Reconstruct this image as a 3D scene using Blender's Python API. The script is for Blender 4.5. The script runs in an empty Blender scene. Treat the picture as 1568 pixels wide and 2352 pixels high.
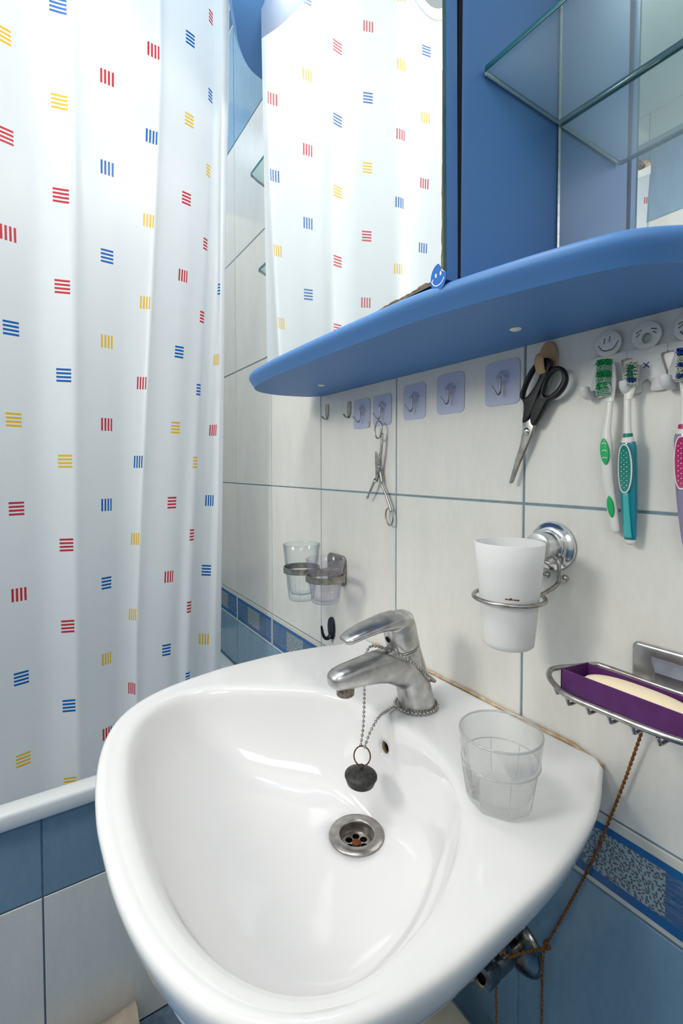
import bpy, bmesh, math, random
from mathutils import Vector, Matrix, Quaternion
random.seed(7)
PI = math.pi
C = bpy.context.scene.collection
scene = bpy.context.scene

# ------------------------------------------------------------------ camera
cd = bpy.data.cameras.new('camera'); cam = bpy.data.objects.new('camera', cd); C.objects.link(cam)
YAW, PITCH, F, CY = 0.578516113, 0.0317765830, 1090.71410, 1111.50048
fw = Vector((-math.cos(YAW)*math.cos(PITCH), math.sin(YAW)*math.cos(PITCH), -math.sin(PITCH)))
cam.location = (0, -0.51966, 1.13)
cam.rotation_euler = fw.to_track_quat('-Z', 'Y').to_euler()
cd.sensor_fit = 'VERTICAL'; cd.sensor_height = 36.0; cd.sensor_width = 24.0
cd.lens = F/2352*36.0
cd.shift_y = -(2352/2 - CY)/2352.0
cd.clip_start = 0.01
scene.camera = cam

# ------------------------------------------------------------------ world, lights, exposure
w = bpy.data.worlds.new('world'); scene.world = w; w.use_nodes = True
w.node_tree.nodes['Background'].inputs[0].default_value = (0.75, 0.86, 1.0, 1)
w.node_tree.nodes['Background'].inputs[1].default_value = 0.05
scene.view_settings.view_transform = 'Standard'
scene.view_settings.look = 'None'
scene.view_settings.gamma = 1.0
scene.view_settings.use_curve_mapping = False
scene.view_settings.exposure = 0.08
scene.cycles.max_bounces = 14; scene.cycles.transmission_bounces = 12; scene.cycles.transparent_max_bounces = 12
scene.cycles.caustics_reflective = False; scene.cycles.caustics_refractive = False
scene.cycles.sample_clamp_indirect = 6.0

def area(name, loc, target, size, power, col, shape='DISK', sy=None):
    l = bpy.data.lights.new(name, 'AREA'); l.shape = shape; l.size = size
    if sy: l.size_y = sy
    l.energy = power; l.color = col
    o = bpy.data.objects.new(name, l); C.objects.link(o); o.location = loc
    o.rotation_euler = (Vector(target)-Vector(loc)).to_track_quat('-Z', 'Y').to_euler()
    return o
CEIL = 2.62; XR_ = 0.70
CL = (-0.40, -0.92); WL = (-0.72, -1.585, 1.74); TL = (-1.50, -0.40)
area('ceiling_lamp_light', (*CL, CEIL-0.10), (*CL, 0), 0.46, 9.0, (1.0, 0.98, 0.95))
area('wall_fill_light', WL, (WL[0]+0.12, WL[1]+1.0, WL[2]-0.30), 0.42, 9.5, (1.0, 0.95, 0.89))  # added fill that brightens the tiled wall under the cabinet; no known lamp
area('tub_lamp_light', (*TL, CEIL-0.09), (*TL, 0), 0.24, 5.0, (0.86, 0.94, 1.0))
area('right_fill_light', (XR_-0.02, -1.05, 1.95), (-1.0, -0.60, 1.85), 0.60, 3.6, (0.82, 0.92, 1.0), 'RECTANGLE', 0.5)  # added cool fill from the right for the blue panel and curtain
LAMPS = [(-0.62, -0.232), (-0.42, -0.232)]          # small globe lamps under the cabinet's canopy

# ------------------------------------------------------------------ materials
class NT:
    def __init__(s, name):
        s.m = bpy.data.materials.new(name); s.m.use_nodes = True; s.t = s.m.node_tree; s.n = s.t.nodes; s.l = s.t.links
        s.p = s.n['Principled BSDF']; s.out = s.n['Material Output']
    def new(s, typ, **k):
        x = s.n.new(typ)
        for a, b in k.items(): setattr(x, a, b)
        return x
    def link(s, a, b): s.l.new(a, b)
    def put(s, sock, v):
        if isinstance(v, bpy.types.NodeSocket): s.link(v, sock)
        else: sock.default_value = v
    def math(s, op, a, b=0.0, c=None, clamp=False):
        x = s.new('ShaderNodeMath', operation=op); x.use_clamp = clamp
        s.put(x.inputs[0], a); s.put(x.inputs[1], b)
        if c is not None: s.put(x.inputs[2], c)
        return x.outputs[0]
    def mix(s, f, a, b):
        x = s.new('ShaderNodeMix', data_type='RGBA')
        s.put(x.inputs[0], f); s.put(x.inputs[6], a); s.put(x.inputs[7], b)
        return x.outputs[2]
    def noise(s, scale, detail=4, vec=None, rough=0.55):
        x = s.new('ShaderNodeTexNoise'); x.inputs['Scale'].default_value = scale; x.inputs['Detail'].default_value = detail
        x.inputs['Roughness'].default_value = rough
        if vec is not None: s.link(vec, x.inputs['Vector'])
        return x.outputs['Fac']
    def ramp(s, f, stops, const=False):
        x = s.new('ShaderNodeValToRGB'); r = x.color_ramp
        if const: r.interpolation = 'CONSTANT'
        while len(r.elements) < len(stops): r.elements.new(0.5)
        for e, (p, c) in zip(r.elements, stops):
            e.position = p; e.color = c if len(c) == 4 else (*c, 1)
        s.put(x.inputs[0], f); return x.outputs[0]
    def obj(s): return s.new('ShaderNodeTexCoord').outputs['Object']
    def mapping(s, vec, scale=(1, 1, 1), loc=None):
        x = s.new('ShaderNodeMapping'); s.link(vec, x.inputs[0]); x.inputs['Scale'].default_value = scale
        if loc is not None: s.put(x.inputs['Location'], loc)
        return x.outputs[0]
    def bump(s, h, strength=0.3, dist=0.001):
        x = s.new('ShaderNodeBump'); x.inputs['Strength'].default_value = strength; x.inputs['Distance'].default_value = dist
        s.link(h, x.inputs['Height']); s.link(x.outputs[0], s.p.inputs['Normal'])

def lin(r, g, b):
    f = lambda v: (v/255/12.92) if v/255 <= 0.04045 else ((v/255+0.055)/1.055)**2.4
    return (f(r), f(g), f(b), 1)

def mat(name, col, rough=0.4, metal=0.0, var=0.0, vscale=30, spec=0.5, bump=0, bscale=200, coat=0, vstretch=(1, 1, 1), col2=None, trans=0, ior=1.45, alpha=1, sss=0):
    t = NT(name); p = t.p
    p.inputs['Base Color'].default_value = col
    p.inputs['Roughness'].default_value = rough; p.inputs['Metallic'].default_value = metal
    p.inputs['Specular IOR Level'].default_value = spec; p.inputs['IOR'].default_value = ior
    p.inputs['Coat Weight'].default_value = coat; p.inputs['Coat Roughness'].default_value = 0.05
    p.inputs['Transmission Weight'].default_value = trans; p.inputs['Alpha'].default_value = alpha
    if sss:
        p.inputs['Subsurface Weight'].default_value = sss; p.inputs['Subsurface Scale'].default_value = 0.01
    if var > 0 or col2:
        n = t.noise(vscale, 5, t.mapping(t.obj(), vstretch))
        c2 = col2 if col2 else tuple(c*(1-var) for c in col[:3])+(1,)
        f = t.math('MULTIPLY', t.math('SUBTRACT', n, 0.35), 3.0, clamp=True)
        t.link(t.mix(f, c2, col), p.inputs['Base Color'])
    if bump: t.bump(t.noise(bscale, 3, t.obj()), bump)
    return t.m

def tile_mat(name, col, col2, rough=0.16):
    t = NT(name)
    info = t.new('ShaderNodeObjectInfo')
    v = t.new('ShaderNodeVectorMath', operation='ADD'); t.link(t.obj(), v.inputs[0]); t.link(info.outputs['Location'], v.inputs[1])
    m1 = t.mapping(v.outputs[0], (26, 26, 7)); n1 = t.noise(1.0, 6, m1, 0.65)
    m2 = t.mapping(v.outputs[0], (160, 160, 60)); n2 = t.noise(1.0, 3, m2)
    f = t.math('ADD', t.math('MULTIPLY', t.math('SUBTRACT', n1, 0.34), 2.0), t.math('MULTIPLY', t.math('SUBTRACT', n2, 0.5), 0.9), clamp=True)
    base = t.mix(f, col2, col)
    br = t.math('ADD', 0.965, t.math('MULTIPLY', info.outputs['Random'], 0.07))
    hsv = t.new('ShaderNodeHueSaturation'); t.link(base, hsv.inputs['Color']); t.link(br, hsv.inputs['Value'])
    t.link(hsv.outputs[0], t.p.inputs['Base Color'])
    t.p.inputs['Roughness'].default_value = rough
    t.bump(n1, 0.12, 0.0008)
    return t.m

M = {}
M['tile_white'] = tile_mat('white_wall_tile', lin(228, 226, 219), lin(217, 216, 210))
M['tile_blue'] = tile_mat('light_blue_wall_tile', lin(132, 164, 186), lin(118, 151, 174))
M['tile_apron'] = tile_mat('mid_blue_apron_tile', lin(128, 157, 177), lin(115, 146, 167), 0.3)
M['tile_floor'] = tile_mat('blue_floor_tile', lin(96, 146, 188), lin(72, 120, 166), 0.35)
M['grout'] = mat('blue_grey_grout', lin(128, 152, 164), 0.85, var=0.25, vscale=60)
M['grout_dark'] = mat('slate_grout', lin(98, 120, 140), 0.85, var=0.3, vscale=60)
M['plaster'] = mat('white_plaster', lin(232, 233, 232), 0.8, var=0.04, vscale=6)

def border_mat():
    t = NT('blue_border_tile')
    uv = t.new('ShaderNodeUVMap').outputs[0]
    sep = t.new('ShaderNodeSeparateXYZ'); t.link(uv, sep.inputs[0]); x, y = sep.outputs[0], sep.outputs[1]
    band = lambda s, a, b: t.math('MULTIPLY', t.math('GREATER_THAN', s, a), t.math('LESS_THAN', s, b))
    info = t.new('ShaderNodeObjectInfo')
    off = t.new('ShaderNodeCombineXYZ'); t.link(t.math('MULTIPLY', info.outputs['Random'], 37.0), off.inputs[0])
    st = t.noise(1.0, 6, t.mapping(uv, (5, 70, 1), off.outputs[0]), 0.7)
    fleck = t.noise(1.0, 4, t.mapping(uv, (14, 190, 1), off.outputs[0]), 0.7)
    stripe = t.ramp(st, [(0.25, lin(38, 66, 106)), (0.45, lin(58, 94, 140)), (0.6, lin(92, 120, 152)), (0.75, lin(46, 82, 128))])
    stripe = t.mix(t.math('MULTIPLY', t.math('GREATER_THAN', fleck, 0.6), 0.75), stripe, lin(178, 190, 202))
    # leaf patch
    m = t.mapping(uv, (0.25*270, 0.087*270, 1))
    vo = t.new('ShaderNodeTexVoronoi', voronoi_dimensions='2D'); vo.inputs['Scale'].default_value = 1.0; t.link(m, vo.inputs['Vector'])
    d = t.new('ShaderNodeVectorMath', operation='SUBTRACT'); t.link(m, d.inputs[0]); t.link(vo.outputs['Position'], d.inputs[1])
    sc = t.new('ShaderNodeSeparateColor'); t.link(vo.outputs['Color'], sc.inputs[0])
    ro = t.new('ShaderNodeVectorRotate', rotation_type='Z_AXIS'); t.link(d.outputs[0], ro.inputs['Vector']); t.link(t.math('MULTIPLY', sc.outputs[0], 6.28), ro.inputs['Angle'])
    s2 = t.new('ShaderNodeSeparateXYZ'); t.link(ro.outputs[0], s2.inputs[0])
    e = t.math('ADD', t.math('POWER', t.math('ABSOLUTE', t.math('DIVIDE', s2.outputs[0], 0.60)), 1.5), t.math('POWER', t.math('ABSOLUTE', t.math('DIVIDE', s2.outputs[1], 0.27)), 1.5))
    leaf = t.math('LESS_THAN', e, 1.0)
    patch = t.mix(leaf, lin(150, 172, 180), lin(100, 92, 94))
    col = t.mix(band(x, 0.335, 0.672), stripe, patch)
    col = t.mix(t.math('LESS_THAN', y, 0.2), col, lin(32, 96, 154))
    col = t.mix(t.math('GREATER_THAN', y, 0.775), col, lin(32, 96, 154))
    col = t.mix(t.math('MAXIMUM', t.math('LESS_THAN', y, 0.075), t.math('GREATER_THAN', y, 0.875)), col, lin(208, 206, 196))
    col = t.mix(t.math('MAXIMUM', t.math('LESS_THAN', x, 0.012), t.math('GREATER_THAN', x, 0.988)), col, lin(196, 200, 200))
    t.link(col, t.p.inputs['Base Color']); t.p.inputs['Roughness'].default_value = 0.2
    return t.m
M['tile_border'] = border_mat()

def blue_paint():
    t = NT('blue_laminate')
    n = t.noise(700, 2, t.obj()); sc = t.noise(40, 6, t.mapping(t.obj(), (1, 1, 3)))
    c = t.mix(t.math('MULTIPLY', n, 0.35), lin(76, 129, 188), lin(62, 114, 175))
    chip = t.math('GREATER_THAN', sc, 0.80)
    c = t.mix(chip, c, lin(170, 190, 215))
    t.link(c, t.p.inputs['Base Color']); t.p.inputs['Roughness'].default_value = 0.5
    t.bump(n, 0.08, 0.0005)
    return t.m
M['blue'] = blue_paint()
M['gap'] = mat('dark_gap_shade', lin(5, 9, 20), 0.9)  # near-black that paints the shade in the door gap
M['porcelain'] = mat('white_porcelain', lin(227, 227, 227), 0.08, spec=0.55, coat=0.3)
M['enamel'] = mat('white_bath_enamel', lin(226, 230, 231), 0.15)
def mirror_mat():
    t = NT('silvered_mirror'); p = t.p
    p.inputs['Base Color'].default_value = (0.93, 0.96, 0.955, 1); p.inputs['Roughness'].default_value = 0.003; p.inputs['Metallic'].default_value = 1.0
    d = t.new('ShaderNodeBsdfDiffuse'); d.inputs[0].default_value = (0.85, 0.88, 0.88, 1)
    n = t.noise(14, 5, t.obj()); m = t.new('ShaderNodeMixShader')
    t.link(t.math('MULTIPLY', t.math('ADD', 0.5, n), 0.11), m.inputs[0]); t.link(p.outputs[0], m.inputs[1]); t.link(d.outputs[0], m.inputs[2]); t.link(m.outputs[0], t.out.inputs[0])
    return t.m
M['mirror'] = mirror_mat()
M['mirror_edge'] = mat('green_mirror_glass_edge', lin(34, 92, 92), 0.15)
M['rust_silver'] = mat('corroded_mirror_silvering', lin(112, 104, 74), 0.6, col2=lin(92, 52, 42), vscale=180)
M['plug_white'] = mat('white_plastic', lin(228, 228, 224), 0.35)
M['chrome'] = mat('worn_chrome', (0.62, 0.615, 0.605, 1), 0.30, metal=1.0, col2=(0.44, 0.435, 0.425, 1), vscale=70)
M['valve'] = mat('grimy_chrome', (0.36, 0.35, 0.34, 1), 0.22, metal=1.0, col2=(0.16, 0.15, 0.13, 1), vscale=60)
M['chrome_clean'] = mat('polished_chrome', (0.68, 0.69, 0.70, 1), 0.17, metal=1.0)
M['steel'] = mat('dull_steel', (0.5, 0.48, 0.45, 1), 0.3, metal=1.0, col2=(0.32, 0.3, 0.28, 1), vscale=120)
M['nickel'] = mat('tarnished_nickel', (0.42, 0.40, 0.36, 1), 0.35, metal=1.0, col2=(0.25, 0.24, 0.20, 1), vscale=140)
M['drain'] = mat('brushed_drain_steel', (0.46, 0.44, 0.42, 1), 0.33, metal=1.0, col2=(0.3, 0.28, 0.26, 1), vscale=90)
M['rust'] = mat('brown_rust', lin(136, 70, 28), 0.8, var=0.6, vscale=400)
M['rusty_wire'] = mat('rusty_wire', lin(120, 74, 50), 0.5, metal=0.4, col2=lin(74, 44, 28), vscale=300)
M['black'] = mat('black_void', (0.004, 0.004, 0.004, 1), 0.9)
M['rubber'] = mat('worn_black_rubber', lin(62, 60, 56), 0.55, col2=lin(24, 24, 24), vscale=130)
M['limescale'] = mat('limescale_metal', lin(150, 142, 128), 0.4, metal=0.5, col2=lin(88, 76, 60), vscale=300)
M['caulk'] = mat('yellowed_sealant', lin(216, 202, 178), 0.6, col2=lin(178, 138, 92), vscale=60)
M['black_plastic'] = mat('black_plastic', lin(16, 16, 17), 0.35)
M['dark_hook'] = mat('dark_blue_black_plastic', lin(20, 26, 40), 0.3)
M['beige'] = mat('beige_plastic', lin(190, 152, 112), 0.4, var=0.1, vscale=60)
M['pad'] = mat('lilac_adhesive_film', lin(182, 188, 212), 0.25)
M['white_plastic'] = mat('white_toothbrush_plastic', lin(222, 220, 214), 0.3)
M['holder'] = mat('off_white_plastic', lin(214, 214, 212), 0.35, var=0.05, vscale=50)
M['green'] = mat('green_grip', lin(18, 170, 96), 0.4)
M['teal_grip'] = mat('teal_rubber_grip', lin(0, 126, 112), 0.4)
M['teal'] = mat('clear_teal_plastic', lin(0, 128, 146), 0.15, coat=0.4)
M['teal_core'] = mat('pale_teal_core', lin(72, 176, 176), 0.2)
M['magenta'] = mat('magenta_rubber_grip', lin(178, 22, 98), 0.4)
M['violet'] = mat('grey_violet_plastic', lin(138, 130, 160), 0.2, coat=0.3)
M['bristle_white'] = mat('white_bristles', lin(208, 212, 200), 0.7)
M['bristle_green'] = mat('green_bristles', lin(14, 158, 84), 0.7)
M['bristle_pale'] = mat('pale_green_bristles', lin(146, 190, 168), 0.7)
M['bristle_teal'] = mat('sea_green_bristles', lin(66, 146, 118), 0.7)
M['bristle_blue'] = mat('blue_bristles', lin(28, 82, 160), 0.7)
M['purple'] = mat('purple_card', lin(90, 40, 102), 0.45, var=0.25, vscale=60)
M['soap'] = mat('cream_soap', lin(240, 222, 190), 0.5, sss=0.15)
M['twine'] = mat('brown_twine', lin(158, 104, 50), 0.9, col2=lin(108, 66, 34), vscale=220)
M['mat'] = mat('beige_canvas', lin(176, 164, 146), 0.95, var=0.15, vscale=60, bump=0.8, bscale=500)
M['appliance'] = mat('cream_appliance', lin(206, 202, 190), 0.5, col2=lin(176, 170, 152), vscale=14)
M['mortar'] = mat('cream_mortar', lin(212, 206, 190), 0.9, var=0.12, vscale=60, bump=0.6, bscale=120)
M['lamp_glow'] = NT('warm_halogen_glow').m
_t = M['lamp_glow'].node_tree.nodes['Principled BSDF']; _t.inputs['Emission Color'].default_value = (1, 0.90, 0.78, 1); _t.inputs['Emission Strength'].default_value = 150
M['cool_glow'] = NT('cool_white_glow').m
_t = M['cool_glow'].node_tree.nodes['Principled BSDF']; _t.inputs['Emission Color'].default_value = (0.95, 0.98, 1, 1); _t.inputs['Emission Strength'].default_value = 4
M['sticker'] = mat('blue_sticker', lin(18, 100, 184), 0.3)
M['sticker_white'] = mat('white_sticker_print', lin(240, 242, 244), 0.4)

def glass_mat(name, col, rough=0.0, ior=1.45, white=0.0):
    """clear glass that lets shadow light through where it is thin"""
    t = NT(name)
    g = t.p; g.inputs['Base Color'].default_value = col; g.inputs['Transmission Weight'].default_value = 1.0
    g.inputs['Roughness'].default_value = rough; g.inputs['IOR'].default_value = ior
    if white > 0:
        d = t.new('ShaderNodeBsdfDiffuse'); d.inputs[0].default_value = (0.95, 0.95, 0.945, 1)
        tr = t.new('ShaderNodeBsdfTranslucent'); tr.inputs[0].default_value = (0.96, 0.96, 0.955, 1)
        a = t.new('ShaderNodeMixShader'); a.inputs[0].default_value = 0.38; t.link(d.outputs[0], a.inputs[1]); t.link(tr.outputs[0], a.inputs[2])
        b = t.new('ShaderNodeMixShader'); b.inputs[0].default_value = white; t.link(g.outputs[0], b.inputs[1]); t.link(a.outputs[0], b.inputs[2])
        t.link(b.outputs[0], t.out.inputs[0])
    return t.m
def thin_glass(name, tint, gloss=0.08, haze=0.0, edge=3.0, edgecol=(0.5, 0.6, 0.64, 1), hscale=22):
    t = NT(name)
    tr = t.new('ShaderNodeBsdfTransparent')
    fe = t.new('ShaderNodeLayerWeight'); fe.inputs[0].default_value = 0.5
    t.link(t.mix(t.math('POWER', fe.outputs['Facing'], edge), tint, edgecol), tr.inputs[0])
    gl = t.new('ShaderNodeBsdfGlossy'); gl.inputs['Roughness'].default_value = 0.04; gl.inputs[0].default_value = (1, 1, 1, 1)
    fr = t.new('ShaderNodeLayerWeight'); fr.inputs[0].default_value = 0.35
    f = t.math('ADD', t.math('MULTIPLY', t.math('POWER', fr.outputs['Facing'], 2.2), 0.55), gloss, clamp=True)
    a = t.new('ShaderNodeMixShader'); t.link(f, a.inputs[0]); t.link(tr.outputs[0], a.inputs[1]); t.link(gl.outputs[0], a.inputs[2])
    last = a
    if haze > 0:
        dd = t.new('ShaderNodeBsdfDiffuse'); dd.inputs[0].default_value = (0.93, 0.95, 0.945, 1)
        tl = t.new('ShaderNodeBsdfTranslucent'); tl.inputs[0].default_value = (0.93, 0.95, 0.945, 1)
        d = t.new('ShaderNodeMixShader'); d.inputs[0].default_value = 0.5; t.link(dd.outputs[0], d.inputs[1]); t.link(tl.outputs[0], d.inputs[2])
        n = t.noise(hscale, 5, t.obj()); hz = t.math('MULTIPLY', t.math('ADD', 0.4, n), haze)
        b = t.new('ShaderNodeMixShader'); t.link(hz, b.inputs[0]); t.link(a.outputs[0], b.inputs[1]); t.link(d.outputs[0], b.inputs[2]); last = b
    t.link(last.outputs[0], t.out.inputs[0])
    return t.m
M['shelf_glass'] = thin_glass('pale_green_shelf_glass', (0.80, 0.92, 0.91, 1), 0.06, 0.17, 5.0, (0.6, 0.75, 0.74, 1), 9)
M['shelf_edge'] = mat('deep_green_glass_edge', lin(26, 92, 100), 0.25, trans=0.2)
M['tumbler_glass'] = thin_glass('clear_tumbler_glass', (0.975, 0.985, 0.985, 1), 0.02, 0.0, 2.6, (0.42, 0.54, 0.58, 1))
M['tumbler_plastic'] = thin_glass('lilac_clear_plastic', (0.965, 0.955, 0.975, 1), 0.02, 0.03, 2.6, (0.70, 0.67, 0.76, 1))
M['cloudy_glass'] = thin_glass('cloudy_scratched_glass', (0.975, 0.975, 0.97, 1), 0.05, 0.12, 3.0, (0.70, 0.70, 0.69, 1), 60)
M['clear_plastic'] = thin_glass('clear_hook_plastic', (0.96, 0.965, 0.985, 1), 0.04, 0.02, 2.5, (0.66, 0.70, 0.80, 1))
M['frosted'] = glass_mat('frosted_white_plastic', (0.97, 0.97, 0.97, 1), 0.5, 1.2, 0.92)

def curtain_mat():
    t = NT('printed_shower_curtain')
    uv = t.new('ShaderNodeUVMap').outputs[0]
    sep = t.new('ShaderNodeSeparateXYZ'); t.link(uv, sep.inputs[0]); u, v = sep.outputs[0], sep.outputs[1]
    k = t.math('FLOOR', t.math('ADD', u, 0.5)); fu = t.math('SUBTRACT', u, k)
    par = t.math('FLOORED_MODULO', k, 2.0)
    zo = t.math('ADD', 1.145, t.math('MULTIPLY', par, 0.077))
    wv = t.math('DIVIDE', t.math('SUBTRACT', v, zo), 0.168)
    j = t.math('FLOOR', t.math('ADD', wv, 0.5)); fv = t.math('SUBTRACT', wv, j)
    a = t.math('ADD', t.math('MULTIPLY', fu, 0.09/0.0262), 0.5); b = t.math('ADD', t.math('MULTIPLY', fv, 0.168/0.0262), 0.5)
    inside = t.math('MULTIPLY', t.math('MULTIPLY', t.math('GREATER_THAN', a, 0), t.math('LESS_THAN', a, 1)), t.math('MULTIPLY', t.math('GREATER_THAN', b, 0), t.math('LESS_THAN', b, 1)))
    idx = t.math('DIVIDE', t.math('ADD', t.math('ADD', t.math('MULTIPLY', t.math('FLOORED_MODULO', k, 4.0), 4.0), t.math('FLOORED_MODULO', j, 4.0)), 0.5), 16.0)
    Y, R, B = lin(242, 198, 62), lin(206, 56, 70), lin(18, 104, 186)
    cells = [(B, 0), (R, 0), (Y, 0), (Y, 0), (Y, 1), (B, 1), (R, 0), (R, 1), (Y, 1), (B, 1), (R, 1), (R, 1), (R, 0), (Y, 0), (B, 1), (B, 0)]
    colr = t.ramp(idx, [(i/16, c) for i, (c, h) in enumerate(cells)], True)
    ori = t.ramp(idx, [(i/16, (h, h, h, 1)) for i, (c, h) in enumerate(cells)], True)
    s = t.math('ADD', t.math('MULTIPLY', a, t.math('SUBTRACT', 1.0, ori)), t.math('MULTIPLY', b, ori))
    bar = t.math('LESS_THAN', t.math('FLOORED_MODULO', s, 0.28), 0.155)
    f = t.math('MULTIPLY', inside, bar)
    dirt = t.noise(9, 6, t.obj(), 0.6)
    base = t.mix(t.math('MULTIPLY', t.math('SUBTRACT', dirt, 0.5), 0.5, clamp=True), lin(238, 243, 246), lin(214, 220, 222))
    col = t.mix(f, base, colr)
    d = t.new('ShaderNodeBsdfDiffuse'); t.link(col, d.inputs[0])
    tr = t.new('ShaderNodeBsdfTranslucent'); t.link(col, tr.inputs[0])
    gl = t.new('ShaderNodeBsdfGlossy'); gl.inputs['Roughness'].default_value = 0.35
    m1 = t.new('ShaderNodeMixShader'); m1.inputs[0].default_value = 0.50; t.link(d.outputs[0], m1.inputs[1]); t.link(tr.outputs[0], m1.inputs[2])
    m2 = t.new('ShaderNodeMixShader'); m2.inputs[0].default_value = 0.02; t.link(m1.outputs[0], m2.inputs[1]); t.link(gl.outputs[0], m2.inputs[2])
    t.link(m2.outputs[0], t.out.inputs[0])
    bm = t.new('ShaderNodeBump'); bm.inputs['Strength'].default_value = 0.35; bm.inputs['Distance'].default_value = 0.004
    t.link(t.noise(5, 4, t.mapping(t.obj(), (1, 2.2, 0.8))), bm.inputs['Height']); t.link(bm.outputs[0], d.inputs['Normal'])
    return t.m
M['curtain'] = curtain_mat()

# ------------------------------------------------------------------ mesh helpers
def tag(o, label=None, cat=None, group=None, kind=None):
    if label: o['label'] = label
    if cat: o['category'] = cat
    if group: o['group'] = group
    if kind: o['kind'] = kind
    return o
def thing(name, label, cat, loc=(0, 0, 0), group=None):
    o = bpy.data.objects.new(name, None); o.empty_display_size = 0.02; C.objects.link(o); o.location = loc
    tag(o, label, cat, group); return o
def origin(p):
    v = Vector((0, 0, 0))
    while p is not None: v += p.location; p = p.parent
    return v
def link(name, me, mats, parent=None, smooth=True, loc=None):
    """mesh given in world coordinates; shifted so that it sits right under its parent (or at loc)"""
    if not isinstance(mats, (list, tuple)): mats = [mats]
    for m in mats: me.materials.append(m)
    me.name = name
    o = bpy.data.objects.new(name, me); C.objects.link(o)
    off = origin(parent)
    if parent is not None: o.parent = parent
    if loc is not None: o.location = Vector(loc)-off; off = Vector(loc)
    me.transform(Matrix.Translation(-off))
    if smooth: me.shade_smooth() if smooth is True else me.set_sharp_from_angle(angle=smooth)
    return o
def mesh(verts, faces):
    me = bpy.data.meshes.new('m'); me.from_pydata([tuple(v) for v in verts], [], faces); me.validate(); me.update(); return me
def fix(me):
    b = bmesh.new(); b.from_mesh(me); bmesh.ops.recalc_face_normals(b, faces=b.faces); b.to_mesh(me); b.free(); return me
def loft(rings, closed=True, cap=(True, True), ringclosed=False):
    n = len(rings[0]); vs = [v for r in rings for v in r]; fs = []
    R = len(rings)
    for i in range(R if ringclosed else R-1):
        a, b2 = i*n, ((i+1) % R)*n
        for j in range(n if closed else n-1):
            k = (j+1) % n
            fs.append((a+j, a+k, b2+k, b2+j))
    if not ringclosed:
        if cap[0]: fs.append(tuple(range(n-1, -1, -1)))
        if cap[1]: fs.append(tuple(range((R-1)*n, R*n)))
    return fix(mesh(vs, fs))
def frame(d):
    d = Vector(d).normalized(); a = Vector((0, 0, 1)) if abs(d.z) < 0.9 else Vector((1, 0, 0))
    x = d.cross(a).normalized(); return x, x.cross(d).normalized(), d
def tube_rings(path, r, n=10, up=None, flat=1.0, closed=False):
    P = [Vector(p) for p in path]; L = len(P)
    rs = r if isinstance(r, (list, tuple)) else [r]*L
    T = []
    for i in range(L):
        a = P[i-1] if (i > 0 or closed) else P[i]; b = P[(i+1) % L] if (i < L-1 or closed) else P[i]
        T.append((b-a).normalized())
    x, y, _ = frame(T[0])
    if up is not None:
        x = Vector(up) - T[0]*Vector(up).dot(T[0]); x.normalize()
    out = []
    for i in range(L):
        x = (x - T[i]*x.dot(T[i])).normalized(); y = T[i].cross(x)
        out.append([P[i] + (x*math.cos(t)*rs[i] + y*math.sin(t)*rs[i]*flat) for t in [2*PI*k/n for k in range(n)]])
    return out
def tube(path, r, n=10, up=None, flat=1.0, closed=False):
    return loft(tube_rings(path, r, n, up, flat, closed), True, (True, True), closed)
def lathe(prof, c, axis=(0, 0, 1), n=40, cap=(True, True), sides=None):
    x, y, d = frame(axis); c = Vector(c)
    rings = []
    for r, h in prof:
        rings.append([c + d*h + (x*math.cos(t)+y*math.sin(t))*r for t in [2*PI*k/n for k in range(n)]])
    return loft(rings, True, cap)
def box(lo, hi, bevel=0.0, seg=2):
    b = bmesh.new(); bmesh.ops.create_cube(b, size=1.0)
    lo, hi = Vector(lo), Vector(hi)
    for v in b.verts: v.co = Vector(((lo+hi)/2)[i] + v.co[i]*(hi-lo)[i] for i in range(3))
    if bevel: bmesh.ops.bevel(b, geom=list(b.edges), offset=bevel, segments=seg, profile=0.5, affect='EDGES')
    me = bpy.data.meshes.new('m'); b.to_mesh(me); b.free(); return me
def ball(c, r, seg=12, ring=8):
    b = bmesh.new(); bmesh.ops.create_uvsphere(b, u_segments=seg, v_segments=ring, radius=r)
    for v in b.verts: v.co += Vector(c)
    me = bpy.data.meshes.new('m'); b.to_mesh(me); b.free(); return me
def join(*ms):
    b = bmesh.new()
    for m in ms: b.from_mesh(m)
    me = bpy.data.meshes.new('m'); b.to_mesh(me); b.free(); return me
def smooth_path(pts, per=8, closed=False):
    P = [Vector(p) for p in pts]; n = len(P); out = []
    rng = range(n if closed else n-1)
    g = (lambda i: P[i % n]) if closed else (lambda i: P[max(0, min(n-1, i))])
    for i in rng:
        a, b, c, d = g(i-1), g(i), g(i+1), g(i+2)
        for k in range(per):
            t = k/per
            out.append(0.5*((2*b)+(c-a)*t+(2*a-5*b+4*c-d)*t*t+(3*b-a-3*c+d)*t**3))
    if not closed: out.append(P[-1])
    return out
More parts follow.
